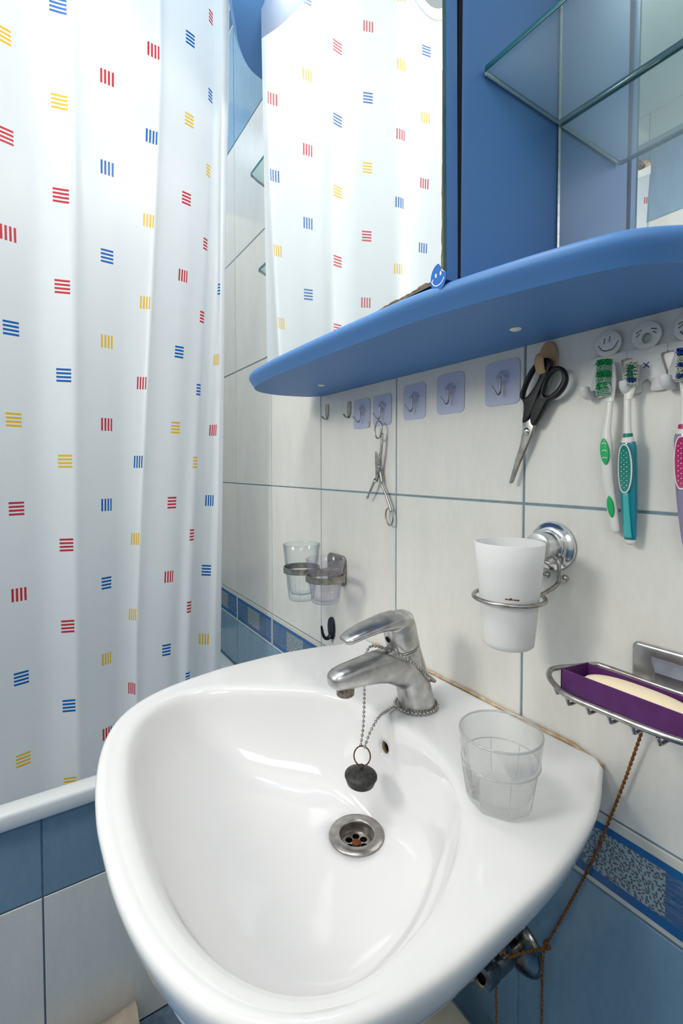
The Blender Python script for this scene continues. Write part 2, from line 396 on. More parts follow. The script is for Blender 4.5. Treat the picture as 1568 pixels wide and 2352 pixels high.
def flat(outlines, y0, y1, fn=None, bevel=0.0, res=2):
    """filled 2-D outlines (first outer ones, holes inside) extruded from depth y0 to y1 in front of the wall; fn maps (a, b, d) to a point"""
    cu = bpy.data.curves.new('c', 'CURVE'); cu.dimensions = '2D'; cu.fill_mode = 'BOTH'
    cu.extrude = max(1e-5, (y1-y0)/2-bevel); cu.bevel_depth = bevel; cu.bevel_resolution = res; cu.offset = -bevel
    for o in outlines:
        s = cu.splines.new('POLY'); s.points.add(len(o)-1); s.use_cyclic_u = True
        for p, q in zip(s.points, o): p.co = (q[0], q[1], 0, 1)
    ob = bpy.data.objects.new('c', cu)
    dg = bpy.context.evaluated_depsgraph_get()
    C.objects.link(ob); dg = bpy.context.evaluated_depsgraph_get(); me = bpy.data.meshes.new_from_object(ob.evaluated_get(dg))
    bpy.data.objects.remove(ob); bpy.data.curves.remove(cu)
    me.materials.clear()
    fn = fn or (lambda a, b, d: (a, -d, b))
    mid = (y0+y1)/2
    for v in me.vertices: v.co = fn(v.co.x, v.co.y, mid+v.co.z)
    b = bmesh.new(); b.from_mesh(me); bmesh.ops.remove_doubles(b, verts=b.verts, dist=1e-6); bmesh.ops.recalc_face_normals(b, faces=b.faces); b.to_mesh(me); b.free()
    return me
def rrect(x0, x1, z0, z1, r, n=6):
    out = []
    for cx, cz, a in ((x1-r, z1-r, 0), (x0+r, z1-r, 90), (x0+r, z0+r, 180), (x1-r, z0+r, 270)):
        for k in range(n+1):
            t = math.radians(a+90*k/n); out.append((cx+r*math.cos(t), cz+r*math.sin(t)))
    return out
def ell(cx, cz, rx, rz, n=32, a0=0):
    return [(cx+rx*math.cos(2*PI*k/n+a0), cz+rz*math.sin(2*PI*k/n+a0)) for k in range(n)]
def stroke(pts, w):
    """outline of a thick line through pts"""
    P = [Vector((a, b)) for a, b in pts]; L, R = [], []
    for i, p in enumerate(P):
        d = (P[min(i+1, len(P)-1)]-P[max(i-1, 0)]).normalized(); nn = Vector((-d.y, d.x))*w/2
        L.append(tuple(p+nn)); R.append(tuple(p-nn))
    return L+R[::-1]
def arc(cx, cz, rx, rz, a0, a1, n=14):
    return [(cx+rx*math.cos(math.radians(a0+(a1-a0)*k/n)), cz+rz*math.sin(math.radians(a0+(a1-a0)*k/n))) for k in range(n+1)]
SH = math.radians(38)

# ------------------------------------------------------------------ tiled walls
_tc = {}
def tile_mesh(wd, ht, m, border=False):
    """one tile: 5 faces with eased edges; local frame: x across, z up, front at y = 0"""
    key = (round(wd, 4), round(ht, 4), m.name)
    if key in _tc: return _tc[key]
    e, bk = 0.0009, 0.0030
    v = [(e, 0, e), (wd-e, 0, e), (wd-e, 0, ht-e), (e, 0, ht-e), (0, e, 0), (wd, e, 0), (wd, e, ht), (0, e, ht), (0, bk, 0), (wd, bk, 0), (wd, bk, ht), (0, bk, ht)]
    f = [(0, 1, 2, 3)]
    for i in range(4):
        j = (i+1) % 4
        f += [(i, i+4, j+4, j), (i+4, i+8, j+8, j+4)]
    me = mesh(v, f); fix(me)
    uv = me.uv_layers.new(name='UVMap')
    for l in me.loops:
        co = me.vertices[l.vertex_index].co; uv.data[l.index].uv = (co.x/wd, co.z/ht)
    me.materials.append(m); me.name = 'tile'; _tc[key] = me
    return me
def tile_wall(name, m, xs, rows, gap, back, label=None):
    """grid of tiles; m maps the wall's (x, depth, z) frame to the world through a rotation about z"""
    w0, w1 = xs[0], xs[-1]; z0, z1 = rows[0][0], rows[-1][1]
    base = box((w0, 0.0015, z0), (w1, back, z1))
    o = bpy.data.objects.new(name, base); C.objects.link(o); o.matrix_world = m; base.materials.append(M['grout'] if name != 'trim_1' else M['grout_dark'])
    base.name = name; tag(o, kind='structure')
    for zl, zh, kind in rows:
        if kind == 'plain': continue
        for a, b in zip(xs[:-1], xs[1:]):
            if b-a < 0.02: continue
            me = tile_mesh(b-a-gap, zh-zl-gap*(0.8 if kind == 'border' else 1), M['tile_'+kind])
            t = bpy.data.objects.new('tile', me); C.objects.link(t); t.parent = o
            t.location = (a+gap/2, random.uniform(-0.0002, 0.0002), zl+gap/2)
    return o
X0, W_, H_, Z0 = -0.3758, 0.25043, 0.335, 1.0859
ROWS = [(-0.006, 0.329, 'blue'), (0.329, 0.664, 'blue'), (0.664, 0.7509, 'border'), (0.7509, 1.0859, 'white'), (1.0859, 1.4209, 'white'), (1.4209, 1.7559, 'white'), (1.7559, 2.0909, 'white'), (2.0909, 2.432, 'blue'), (2.432, 2.505, 'border'), (2.505, CEIL, 'white')]
XL, XR, YF = -1.75, 0.70, -1.70
xs = [XL] + [X0+W_*k for k in range(-5, 5)] + [XR]
tile_wall('wall_back', Matrix.Identity(4), xs, ROWS, 0.0031, 0.10)
ys = [-0.1]+[-0.1-0.25*k for k in range(1, 7)]
ROT = lambda deg, loc: Matrix.Translation(loc) @ Matrix.Rotation(math.radians(deg), 4, 'Z')
# left wall: local +x runs along world +y, its depth axis points to -x
tile_wall('wall_left', ROT(90, (XL, YF, 0)), [0.2+0.25*k if k else 0 for k in range(0, 7)]+[1.70], ROWS, 0.0031, 0.10)
FROWS = [(-0.006, 0.409, 'blue'), (0.409, 0.744, 'blue'), (0.744, 0.831, 'border'), (0.831, 1.166, 'white'), (1.166, 1.501, 'white'), (1.501, 1.836, 'white'), (1.836, 2.171, 'white'), (2.171, 2.506, 'blue'), (2.506, CEIL, 'white')]
tile_wall('wall_front', ROT(180, (XR, YF, 0)), [0]+[0.2+0.25*k for k in range(0, 9)]+[XR-XL], FROWS, 0.0031, 0.10)
tile_wall('wall_right', ROT(-90, (XR, 0, 0)), [0]+[0.2+0.25*k for k in range(0, 6)]+[1.70], ROWS, 0.0031, 0.10)
tag(link('ceiling', box((XL-0.1, YF-0.1, CEIL), (XR+0.1, 0.1, CEIL+0.08)), M['plaster'], smooth=False), kind='structure')
fl = tag(link('floor', box((XL-0.1, YF-0.1, -0.10), (XR+0.1, 0.1, -0.0030)), M['grout_dark'], smooth=False), kind='structure')
# floor tiles laid on the diagonal
def floor_tile(s):
    e = 0.0012
    v = [(-s+e, -s+e, 0), (s-e, -s+e, 0), (s-e, s-e, 0), (-s+e, s-e, 0), (-s, -s, -e), (s, -s, -e), (s, s, -e), (-s, s, -e), (-s, -s, -.004), (s, -s, -.004), (s, s, -.004), (-s, s, -.004)]
    f = [(0, 1, 2, 3)]
    for i in range(4):
        j = (i+1) % 4; f += [(i, i+4, j+4, j), (i+4, i+8, j+8, j+4)]
    me = fix(mesh(v, f)); me.materials.append(M['tile_floor']); me.name = 'tile'; return me
FT = 0.30
ftm = floor_tile(FT/2-0.0017)
fa = math.radians(-37.2); fo = Vector((-0.976, -0.281, 0)); ux = Vector((math.cos(fa), math.sin(fa), 0)); uy = Vector((-ux.y, ux.x, 0))
for i in range(-3, 10):
    for j in range(-9, 5):
        p = fo + ux*(i*FT) + uy*((j+0.5)*FT) - ux*0.08
        if -1.12 < p.x < XR-0.16 and YF+0.16 < p.y < -0.14:
            t = bpy.data.objects.new('tile', ftm); C.objects.link(t); t.parent = fl; t.location = p; t.rotation_euler = (0, 0, fa)

# ------------------------------------------------------------------ bathtub and its tiled apron
AX = -1.010
tile_wall('trim_1', ROT(90, (AX, YF, 0)), [0]+[-0.515-YF+0.25*k for k in range(-4, 3)]+[-YF], [(0.0, 0.343, 'white'), (0.343, 0.494, 'apron')], 0.003, 0.03)
tub = thing('bathtub', 'white enamel bathtub behind the patterned shower curtain', 'bathtub', (-1.37, -0.85, 0.0))
def tub_ring(x0, x1, y0, y1, z, r):
    return [(a, b, z) for a, b in rrect(x0, x1, y0, y1, r, 8)]
rings = [tub_ring(-1.742, -0.9985, -1.692, -0.004, 0.497, 0.005), tub_ring(-1.744, -0.9965, -1.694, -0.003, 0.503, 0.005), tub_ring(-1.744, -0.9965, -1.694, -0.003, 0.520, 0.005), tub_ring(-1.743, -0.9972, -1.693, -0.0035, 0.5242, 0.006), tub_ring(-1.740, -0.9995, -1.690, -0.005, 0.5268, 0.008),
         tub_ring(-1.734, -1.004, -1.684, -0.010, 0.5278, 0.012), tub_ring(-1.705, -1.031, -1.64, -0.055, 0.5275, 0.09), tub_ring(-1.699, -1.037, -1.63, -0.063, 0.5235, 0.10), tub_ring(-1.694, -1.042, -1.62, -0.070, 0.512, 0.105), tub_ring(-1.67, -1.065, -1.57, -0.11, 0.40, 0.13),
         tub_ring(-1.63, -1.10, -1.50, -0.18, 0.20, 0.15), tub_ring(-1.57, -1.16, -1.42, -0.26, 0.165, 0.16)]
link('tub_shell', loft(rings, True, (False, True)), M['enamel'], tub)
link('overflow_plate', lathe([(0.0, 0.0), (0.03, 0.001), (0.034, 0.004), (0.03, 0.008), (0.0, 0.010)], (-1.37, -0.126, 0.42), (0, -1, 0.2), 24, (False, False)), M['chrome_clean'], tub)

# ------------------------------------------------------------------ shower curtain
cur = thing('shower_curtain', 'white shower curtain with rows of red, blue and yellow striped squares', 'curtain', (-1.1, -0.85, 0.4))
# knots: (column number on the cloth, y, offset from the hanging plane towards the room); upper and lower levels
top = [(-11.0, -1.640, 0.100)]
bot = [(-11.0, -1.640, 0.060)]
yy = -0.635
for q in range(1, 42):
    u = -q*0.25
    yq = -0.635 + u*0.0905
    if u < -10.6: break
    off = 0.030*math.sin(u*PI/1.0*0.62+0.6) + 0.012*math.sin(u*2.9)
    top.insert(1, (u, yq, 0.045+off*0.6)); bot.insert(1, (u, yq, 0.012+off*0.35))
top += [(0.0, -0.635, 0.052), (0.5, -0.592, 0.034), (1.0, -0.549, 0.016), (1.5, -0.507, 0.002), (2.0, -0.4645, 0.012), (2.22, -0.4425, 0.020), (2.5, -0.422, 0.012), (3.0, -0.382, 0.014),
        (3.5, -0.338, 0.012), (4.0, -0.2946, 0.006), (4.18, -0.281, 0.006), (4.35, -0.266, -0.012), (5.0, -0.2135, -0.030), (5.5, -0.185, -0.048), (6.0, -0.160, -0.074), (6.35, -0.148, -0.088), (6.7, -0.126, -0.092), (7.0, -0.118, -0.080), (7.3, -0.126, -0.045), (7.55, -0.146, -0.020), (7.8, -0.1345, -0.016), (8.0, -0.130, -0.045)]
bot += [(0.0, -0.625, 0.034), (0.5, -0.585, 0.018), (1.0, -0.5425, 0.004), (1.5, -0.502, -0.006), (2.0, -0.4625, 0.010), (2.22, -0.4460, 0.016), (2.5, -0.428, 0.006), (3.0, -0.3886, -0.012),
        (3.5, -0.363, -0.022), (4.0, -0.3400, -0.006), (4.18, -0.3330, 0.008), (4.35, -0.318, 0.004), (5.0, -0.268, 0.010), (5.5, -0.243, 0.002), (6.0, -0.2196, 0.012), (6.35, -0.208, -0.018), (6.7, -0.196, -0.032), (7.0, -0.177, -0.014), (7.3, -0.158, 0.002), (7.55, -0.148, 0.000), (7.8, -0.136, -0.012), (8.0, -0.132, -0.030)]
def cubic(knots, per=5):
    P = [Vector(k) for k in knots]; return smooth_path(P, per)
FOLD = 0.65
top = [(a, b, c*FOLD+0.006) for a, b, c in top]; bot = [(a, b, c*0.85) for a, b, c in bot]
ct, cb = cubic(top), cubic(bot)
NZ = 60; ZT, ZB = 2.372, 0.30
vs, uvs, fs = [], [], []
def level(z):
    t = min(1, max(0, (1.95-z)/(1.95-0.72))); return t*t*(3-2*t)*0.35+t*0.65
for i in range(NZ+1):
    z = ZT+(ZB-ZT)*i/NZ; t = level(z)
    for a, b in zip(ct, cb):
        p = a.lerp(b, t); zz = z
        if i == 0 or z > ZT-0.12:                     # scalloped hem between the rings
            sag = 0.5-0.5*math.cos((p.x*0.0905+0.03)*2*PI/0.165); zz = z-0.038*sag*max(0, (z-(ZT-0.12))/0.12)
        vs.append((-1.1+0.05*(z-1.13)+p.z, p.y, zz)); uvs.append((p.x, z))
n = len(ct)
for i in range(NZ):
    for j in range(n-1):
        fs.append((i*n+j, i*n+j+1, (i+1)*n+j+1, (i+1)*n+j))
me = bpy.data.meshes.new('curtain_cloth'); me.from_pydata(vs, [], fs); uvl = me.uv_layers.new(name='UVMap')
for l in me.loops: uvl.data[l.index].uv = uvs[l.vertex_index]
link('cloth', me, M['curtain'], cur)
hv, hf = [], []
for j, p in enumerate(ct):
    sag = 0.5-0.5*math.cos((p.x*0.0905+0.03)*2*PI/0.165)
    x = -1.1+0.05*(ZT-1.13)+p.z
    for dz, dx in ((0.004, 0.0015), (-0.028, 0.0016), (-0.033, 0.0002)): hv.append((x+dx, p.y, ZT-0.038*sag*(1 if dz > 0 else 0.75)+dz))
for j in range(n-1):
    for k in range(2): hf.append((j*3+k, j*3+k+1, (j+1)*3+k+1, (j+1)*3+k))
link('hem', mesh(hv, hf), M['plug_white'], cur)
RX, RZ = -1.020, 2.405
for k in range(10):
    y = -0.03/1 - 0.165*k - 0.14
    if y < -1.64: break
    link('curtain_ring', tube([(RX+0.002*math.cos(a), y+0.006*math.sin(a*2), RZ-0.012+0.030*math.sin(a)) if False else (RX+0.024*math.cos(a), y+0.004*math.sin(a), RZ-0.014+0.032*math.sin(a)) for a in [2*PI*q/24 for q in range(24)]], 0.0028, 8, closed=True), M['plug_white'], cur)
rod = tag(link('curtain_rod', tube([(RX, YF+0.001, RZ), (RX, -0.85, RZ), (RX, -0.001, RZ)], 0.0125, 20), M['chrome_clean'], loc=(RX, -0.85, RZ)), 'grey metal rod from wall to wall carrying the shower curtain', 'curtain rod')
for yf_, sg in ((YF, 1), (0.0, -1)): link('wall_flange', lathe([(0.013, 0.016), (0.018, 0.014), (0.028, 0.006), (0.030, 0.0006), (0.013, 0.0006)], (RX, yf_, RZ), (0, sg, 0), 32, (False, False)), M['caulk'], rod)

# ------------------------------------------------------------------ washbasin
OUT = [(-0.7270, -0.0012), (-0.7450, -0.030), (-0.7557, -0.0697), (-0.7678, -0.1526), (-0.7643, -0.2556), (-0.7531, -0.3138), (-0.7398, -0.3591), (-0.7232, -0.3896), (-0.7024, -0.4152), (-0.6756, -0.4343), (-0.64, -0.4501), (-0.6052, -0.4598), (-0.5628, -0.4676), (-0.5385, -0.4707), (-0.5037, -0.4734), (-0.4825, -0.4746), (-0.4575, -0.4736), (-0.4142, -0.4724), (-0.3815, -0.4689), (-0.3557, -0.4645), (-0.3298, -0.4584), (-0.307, -0.4503), (-0.288, -0.4415), (-0.2677, -0.43), (-0.240, -0.402), (-0.2213, -0.3585), (-0.2163, -0.3221), (-0.2136, -0.2875), (-0.2176, -0.2144), (-0.2205, -0.167), (-0.228, -0.118), (-0.2398, -0.0686), (-0.2562, -0.0277), (-0.2690, -0.0012)]
INN = [(-0.6361, -0.2086), (-0.6863, -0.2806), (-0.702, -0.3177), (-0.7013, -0.3482), (-0.6833, -0.3792), (-0.6547, -0.4023), (-0.6066, -0.4209), (-0.5663, -0.4291), (-0.5033, -0.4373), (-0.454, -0.4387), (-0.4049, -0.4383), (-0.3708, -0.4352), (-0.3475, -0.4308), (-0.3282, -0.4262), (-0.3, -0.4158), (-0.2768, -0.401), (-0.2595, -0.3849), (-0.2500, -0.3715), (-0.2440, -0.3467), (-0.2434, -0.3346), (-0.2491, -0.3056), (-0.2563, -0.2737), (-0.2689, -0.2413), (-0.2943, -0.1985), (-0.3152, -0.1723), (-0.334, -0.1563), (-0.376, -0.1356), (-0.4314, -0.1245), (-0.4993, -0.1332), (-0.5692, -0.1485), (-0.606, -0.1702)]
BC = Vector((-0.485, -0.230)); NB = 144
def polar(poly, th):
    d = Vector((math.cos(th), math.sin(th))); best = 0
    for i in range(len(poly)):
        a = Vector(poly[i])-BC; b = Vector(poly[(i+1) % len(poly)])-BC; e = b-a
        den = d.x*e.y-d.y*e.x
        if abs(den) < 1e-9: continue
        r = (a.x*e.y-a.y*e.x)/den; s = (a.x*d.y-a.y*d.x)/den
        if -1e-6 <= s <= 1+1e-6 and r > best: best = r
    return best
TH = [2*PI*i/NB for i in range(NB)]
def smo(v, it):
    for _ in range(it): v = [(v[i-1]+2*v[i]+v[(i+1) % len(v)])/4 for i in range(len(v))]
    return v
ro_raw = [polar(OUT, t) for t in TH]; ro = smo(ro_raw, 3); ri = smo([polar(INN, t) for t in TH], 8)
for i, t in enumerate(TH):                               # keep the straight edge along the wall
    if BC.y+ro_raw[i]*math.sin(t) > -0.02: ro[i] = min(ro_raw[i], (-0.0012-BC.y)/max(1e-6, math.sin(t)))
DC = Vector((-0.482, -0.182)); DR = 0.0335; DZ = 0.6655
def pt(i, r, z): return Vector((BC.x+r*math.cos(TH[i]), BC.y+r*math.sin(TH[i]), z))
def drain(i, r, z): return Vector((DC.x+r*math.cos(TH[i]), DC.y+r*math.sin(TH[i]), z))
def lift(p):
    t = max(0, min(1, (p.y+0.040)/0.038)); p.z += 0.012*t*t*(3-2*t); return p
rg = []
def add(fn): rg.append([fn(i) for i in range(NB)])
add(lambda i: drain(i, DR*0.72, 0.612))
add(lambda i: drain(i, DR*1.25, 0.615))
add(lambda i: drain(i, DR*1.9, 0.640))
add(lambda i: pt(i, ri[i], 0).lerp(drain(i, DR, 0), 0.45)+Vector((0, 0, 0.664)))
add(lambda i: pt(i, ri[i], 0).lerp(drain(i, DR, 0), 0.12)+Vector((0, 0, 0.700)))
add(lambda i: pt(i, ri[i]*0.7+ro[i]*0.3, 0.736))
for ins, z in ((0.028, 0.748), (0.019, 0.7500), (0.0140, 0.7560), (0.0072, 0.7690), (0.0018, 0.7850), (0.0002, 0.7915), (0.0004, 0.7955), (0.0022, 0.7985), (0.0052, 0.8000), (0.010, 0.8006)):
    add(lambda i, ins=ins, z=z: lift(pt(i, ro[i]-ins, z)) if z > 0.78 else pt(i, ro[i]-ins, z))
for f in (0.30, 0.55, 0.78):
    add(lambda i, f=f: lift(pt(i, (ro[i]-0.010)*(1-f)+(ri[i]+0.0155)*f, 0.8001)))
for o_, z in ((0.0150, 0.7999), (0.0095, 0.7991), (0.0048, 0.7971), (0.0012, 0.7936)):
    add(lambda i, o_=o_, z=z: pt(i, ri[i]+o_, z))
for s, z in ((0.012, 0.787), (0.035, 0.775), (0.07, 0.759), (0.12, 0.742), (0.19, 0.724), (0.28, 0.707), (0.39, 0.693), (0.52, 0.682), (0.66, 0.675), (0.80, 0.670), (0.92, 0.667), (1.0, DZ)):
    add(lambda i, s=s, z=z: pt(i, ri[i], 0).lerp(drain(i, DR, 0), s)+Vector((0, 0, z)))
add(lambda i: drain(i, DR*0.92, DZ-0.003))
add(lambda i: drain(i, DR*0.72, DZ-0.008))
bas_me = loft(rg, True, (False, False), True)
bas = thing('washbasin', 'white porcelain washbasin with a rounded triangular bowl under the mirror', 'washbasin', (-0.49, -0.24, 0.61))
# the overflow opening is cut through the bowl's back wall
ob = bpy.data.objects.new('t', bas_me); C.objects.link(ob)
cut = bpy.data.objects.new('c', lathe([(0.0085, -0.03), (0.0085, 0.016)], (-0.489, -0.127, 0.7585), (0, 1, -0.12), 24)); C.objects.link(cut)
cut.scale = (1, 1, 1)
bo = ob.modifiers.new('b', 'BOOLEAN'); bo.object = cut; bo.operation = 'DIFFERENCE'; bo.solver = 'EXACT'
dg = bpy.context.evaluated_depsgraph_get(); bas_me2 = bpy.data.meshes.new_from_object(ob.evaluated_get(dg))
bpy.data.objects.remove(ob); bpy.data.objects.remove(cut)
link('basin_body', bas_me2, M['porcelain'], bas, smooth=True)
link('overflow_hole', lathe([(0.0084, -0.002), (0.0084, 0.0158), (0.0, 0.0158)], (-0.489, -0.127, 0.7585), (0, 1, -0.12), 24, (False, False)), M['black'], bas)
link('overflow_rim', lathe([(0.0087, -0.0035), (0.0083, -0.001), (0.0083, 0.004), (0.0087, 0.004)], (-0.489, -0.127, 0.7585), (0, 1, -0.12), 24, (False, False)), M['caulk'], bas)
cz = 0.8125
cpts = [(-0.728+0.459*k/40, -0.0030+random.uniform(-0.0006, 0.0006), 0.8128+random.uniform(-0.0006, 0.0006)+(-0.010*max(0, 1-k/5) if k < 5 else 0)+(-0.006*max(0, (k-37)/3))) for k in range(41)]
link('sealant', tube(cpts, [0.0016+random.uniform(0, 0.0008) for _ in cpts], 8), M['caulk'], bas)
# drain
link('drain_flange', lathe([(0.0215, -0.004), (0.0215, 0.0005), (0.0225, 0.0018), (0.0245, 0.0022), (0.0340, 0.0012), (0.0350, 0.0), (0.0345, -0.0015)], (DC.x, DC.y, DZ+0.0012), (0, 0, 1), 48, (False, False)), M['drain'], bas)
link('drain_cup', lathe([(0.0216, 0.0), (0.0212, -0.006), (0.0200, -0.0115), (0.0190, -0.0135)], (DC.x, DC.y, DZ+0.0012), (0, 0, 1), 40, (False, False)), M['drain'], bas)
holes = [ell(DC.x+0.0108*math.cos(a), DC.y+0.0108*math.sin(a), 0.0046, 0.0046, 18) for a in [math.radians(30+60*k) for k in range(6)]]
st = link('strainer', flat([ell(DC.x, DC.y, 0.0192, 0.0192, 40)]+holes, 0, 0.0016, lambda a, b, d: (a, b, DZ-0.0120+d)), M['drain'], bas, smooth=SH)
link('strainer_screw', lathe([(0.0056, 0.0), (0.0058, 0.0012), (0.0042, 0.0024), (0.0, 0.0026)], (DC.x, DC.y, DZ-0.0104), (0, 0, 1), 20, (True, False)), M['rust'], st)
link('drain_pipe', lathe([(0.0188, 0.0), (0.0188, -0.05), (0.0, -0.05)], (DC.x, DC.y, DZ-0.0125), (0, 0, 1), 24, (False, False)), M['black'], bas)

# ------------------------------------------------------------------ basin tap
def remesh(me, vox, sm=6):
    o = bpy.data.objects.new('t', me); C.objects.link(o)
    r = o.modifiers.new('r', 'REMESH'); r.mode = 'VOXEL'; r.voxel_size = vox
    s = o.modifiers.new('s', 'SMOOTH'); s.iterations = sm; s.factor = 0.5
    dg = bpy.context.evaluated_depsgraph_get(); m2 = bpy.data.meshes.new_from_object(o.evaluated_get(dg))
    bpy.data.objects.remove(o); return m2
TX = -0.489
tap = thing('basin_tap', 'worn chrome single lever basin tap', 'tap', (TX, -0.075, 0.8))
def ering(c, rx, rn, nrm, n=28, sq=2.0):
    """ring of half-width rx along world x and half-height rn across, in the plane with normal nrm (in the y-z plane)"""
    nrm = Vector(nrm).normalized(); v = nrm.cross(Vector((1, 0, 0))).normalized(); out = []
    for k in range(n):
        a = 2*PI*k/n; ca, sa = math.cos(a), math.sin(a); q = (abs(ca)**sq+abs(sa)**sq)**(-1/sq)
        out.append(Vector(c)+Vector((1, 0, 0))*(rx*q*ca)+v*(rn*q*sa))
    return out
body = loft([ering((TX, y, z), rx, rn, nr) for y, z, rx, rn, nr in [(-0.075, 0.8005, 0.0255, 0.0265, (0, 0, 1)), (-0.0755, 0.806, 0.0250, 0.0260, (0, -0.06, 1)), (-0.080, 0.825, 0.0238, 0.0245, (0, -0.25, 1)), (-0.086, 0.845, 0.0228, 0.0236, (0, -0.3, 1)), (-0.0925, 0.866, 0.0222, 0.0232, (0, -0.3, 1)), (-0.099, 0.8875, 0.0216, 0.0222, (0, -0.3, 1))]])
spout = loft([ering((TX, y, z), rx, rn, nr, sq=2.7) for y, z, rx, rn, nr in [(-0.085, 0.854, 0.0205, 0.027, (0, -1, 0.15)), (-0.112, 0.8645, 0.0203, 0.0262, (0, -1, 0.12)), (-0.130, 0.8695, 0.0198, 0.0222, (0, -1, 0.10)), (-0.150, 0.8710, 0.0192, 0.0190, (0, -1, 0.06)), (-0.175, 0.8705, 0.0184, 0.0160, (0, -1, 0)), (-0.195, 0.8698, 0.0175, 0.0142, (0, -1, -0.03)), (-0.206, 0.8692, 0.0160, 0.0128, (0, -1, -0.05)), (-0.2130, 0.8688, 0.0130, 0.0104, (0, -1, -0.05)), (-0.2172, 0.8686, 0.0085, 0.0066, (0, -1, -0.05)), (-0.2185, 0.8685, 0.003, 0.0022, (0, -1, -0.05))]])
link('tap_body', remesh(join(body, spout), 0.0017, 10), M['chrome'], tap)
link('aerator', lathe([(0.0112, 0.0), (0.0116, -0.003), (0.0112, -0.0125), (0.0095, -0.0140), (0.0088, -0.011), (0.0, -0.011)], (TX, -0.1945, 0.8600), (0, 0, 1), 24, (True, False)), M['limescale'], tap)
cap = loft([ering((TX, y, z), rx, rn, nr) for y, z, rx, rn, nr in [(-0.0998, 0.8895, 0.0208, 0.0214, (0, -0.3, 1)), (-0.1005, 0.8915, 0.0222, 0.0228, (0, -0.3, 1)), (-0.104, 0.904, 0.0222, 0.0232, (0, -0.28, 1)), (-0.107, 0.918, 0.0214, 0.0230, (0, -0.25, 1)), (-0.109, 0.928, 0.0190, 0.0215, (0, -0.25, 1)), (-0.111, 0.9345, 0.0145, 0.017, (0, -0.2, 1)), (-0.112, 0.9375, 0.007, 0.009, (0, -0.2, 1))]])
lever = loft([ering((TX, y, z), rx, rn, nr, sq=2.6) for y, z, rx, rn, nr in [(-0.096, 0.9235, 0.0195, 0.0105, (0, -1, 0.2)), (-0.115, 0.9280, 0.0205, 0.0108, (0, -1, 0.1)), (-0.132, 0.9278, 0.0200, 0.0090, (0, -1, -0.03)), (-0.150, 0.9260, 0.0188, 0.0072, (0, -1, -0.12)), (-0.170, 0.9226, 0.0172, 0.0062, (0, -1, -0.18)), (-0.184, 0.9192, 0.0156, 0.0058, (0, -1, -0.22)), (-0.192, 0.9168, 0.0138, 0.0054, (0, -1, -0.25)), (-0.1970, 0.9152, 0.0105, 0.0042, (0, -1, -0.25)), (-0.1985, 0.9147, 0.005, 0.0018, (0, -1, -0.25))]])
hd = link('tap_handle', remesh(join(cap, lever), 0.0015, 8), M['chrome'], tap)
link('index_button', lathe([(0.0042, 0.0), (0.0044, 0.0016), (0.003, 0.0024), (0.0, 0.0024)], (TX, -0.1258, 0.9035), (0, -1, -0.28), 18, (True, False)), M['black'], hd)
link('seam_ring', loft([ering((TX, -0.0993, 0.8885), 0.0219, 0.0226, (0, -0.3, 1)), ering((TX, -0.0996, 0.8896), 0.0219, 0.0226, (0, -0.3, 1))]), M['steel'], tap)

# ------------------------------------------------------------------ plug on its bead chain
plug = thing('sink_plug', 'black rubber plug hanging on a bead chain from the tap', 'plug', (-0.478, -0.179, 0.733))
link('plug_body', lathe([(0.0, 0.0), (0.0160, 0.0), (0.0172, 0.0010), (0.0198, 0.0082), (0.0206, 0.0090), (0.0206, 0.0112), (0.0196, 0.0128), (0.0120, 0.0158), (0.0040, 0.0178), (0.0, 0.0182)], (-0.478, -0.179, 0.7335), (0.03, 0.05, 1), 36, (False, False)), M['rubber'], plug)
link('plug_lug', join(ball((-0.4772, -0.1778, 0.7555), 0.0032), lathe([(0.0036, -0.005), (0.0018, 0.001)], (-0.4775, -0.178, 0.755), (0, 0, 1), 12)), M['rubber'], plug)
rc = Vector((-0.4765, -0.1775, 0.7690)); rn1 = Vector((0.62, 0.78, 0)).normalized()
link('pull_ring', tube([rc+rn1*0.0103*math.cos(a)+Vector((0, 0, 0.0128*math.sin(a))) for a in [2*PI*k/32 for k in range(32)]], 0.0009, 8, closed=True), M['rusty_wire'], plug)
def beads(path, r=0.0021, step=0.0054):
    P = [Vector(p) for p in path]; out = []; ms = []; acc = 0
    for a, b in zip(P[:-1], P[1:]):
        L = (b-a).length
        while acc <= L:
            out.append(a.lerp(b, acc/L)); acc += step
        acc -= L
    for p in out: ms.append(ball(p, r, 8, 6))
    ms.append(tube(out, 0.0005, 5))
    return join(*ms)
ringtop = Vector((-0.4765, -0.1775, 0.7818))
s1 = smooth_path([ringtop+Vector((-0.003, 0.0, 0.000)), (-0.485, -0.170, 0.80), (-0.494, -0.162, 0.822), (-0.506, -0.153, 0.838), (-0.5135, -0.1495, 0.855), (-0.5140, -0.1465, 0.874), (-0.5085, -0.143, 0.8900), (-0.497, -0.140, 0.8945), (-0.483, -0.136, 0.8948), (-0.4715, -0.128, 0.8910), (-0.4640, -0.116, 0.8840), (-0.4612, -0.101, 0.8720), (-0.4612, -0.086, 0.8590), (-0.4630, -0.070, 0.8460), (-0.4710, -0.0585, 0.8370), (-0.489, -0.0545, 0.832), (-0.506, -0.0600, 0.834), (-0.5145, -0.075, 0.8400)], 8)
link('bead_chain', beads(s1), M['steel'], plug)['kind'] = 'stuff'
lp = [(TX+0.0290*math.cos(a), -0.0760+0.0300*math.sin(a), 0.8032) for a in [math.radians(250-360*k/40) for k in range(0, 41)]]
s2 = smooth_path([ringtop+Vector((0.003, 0.002, 0.0)), (-0.4755, -0.168, 0.793), (-0.4790, -0.155, 0.8045), (-0.4860, -0.140, 0.8070), (-0.4935, -0.125, 0.8040), (-0.499, -0.113, 0.8032)], 8)+[Vector(p) for p in lp]
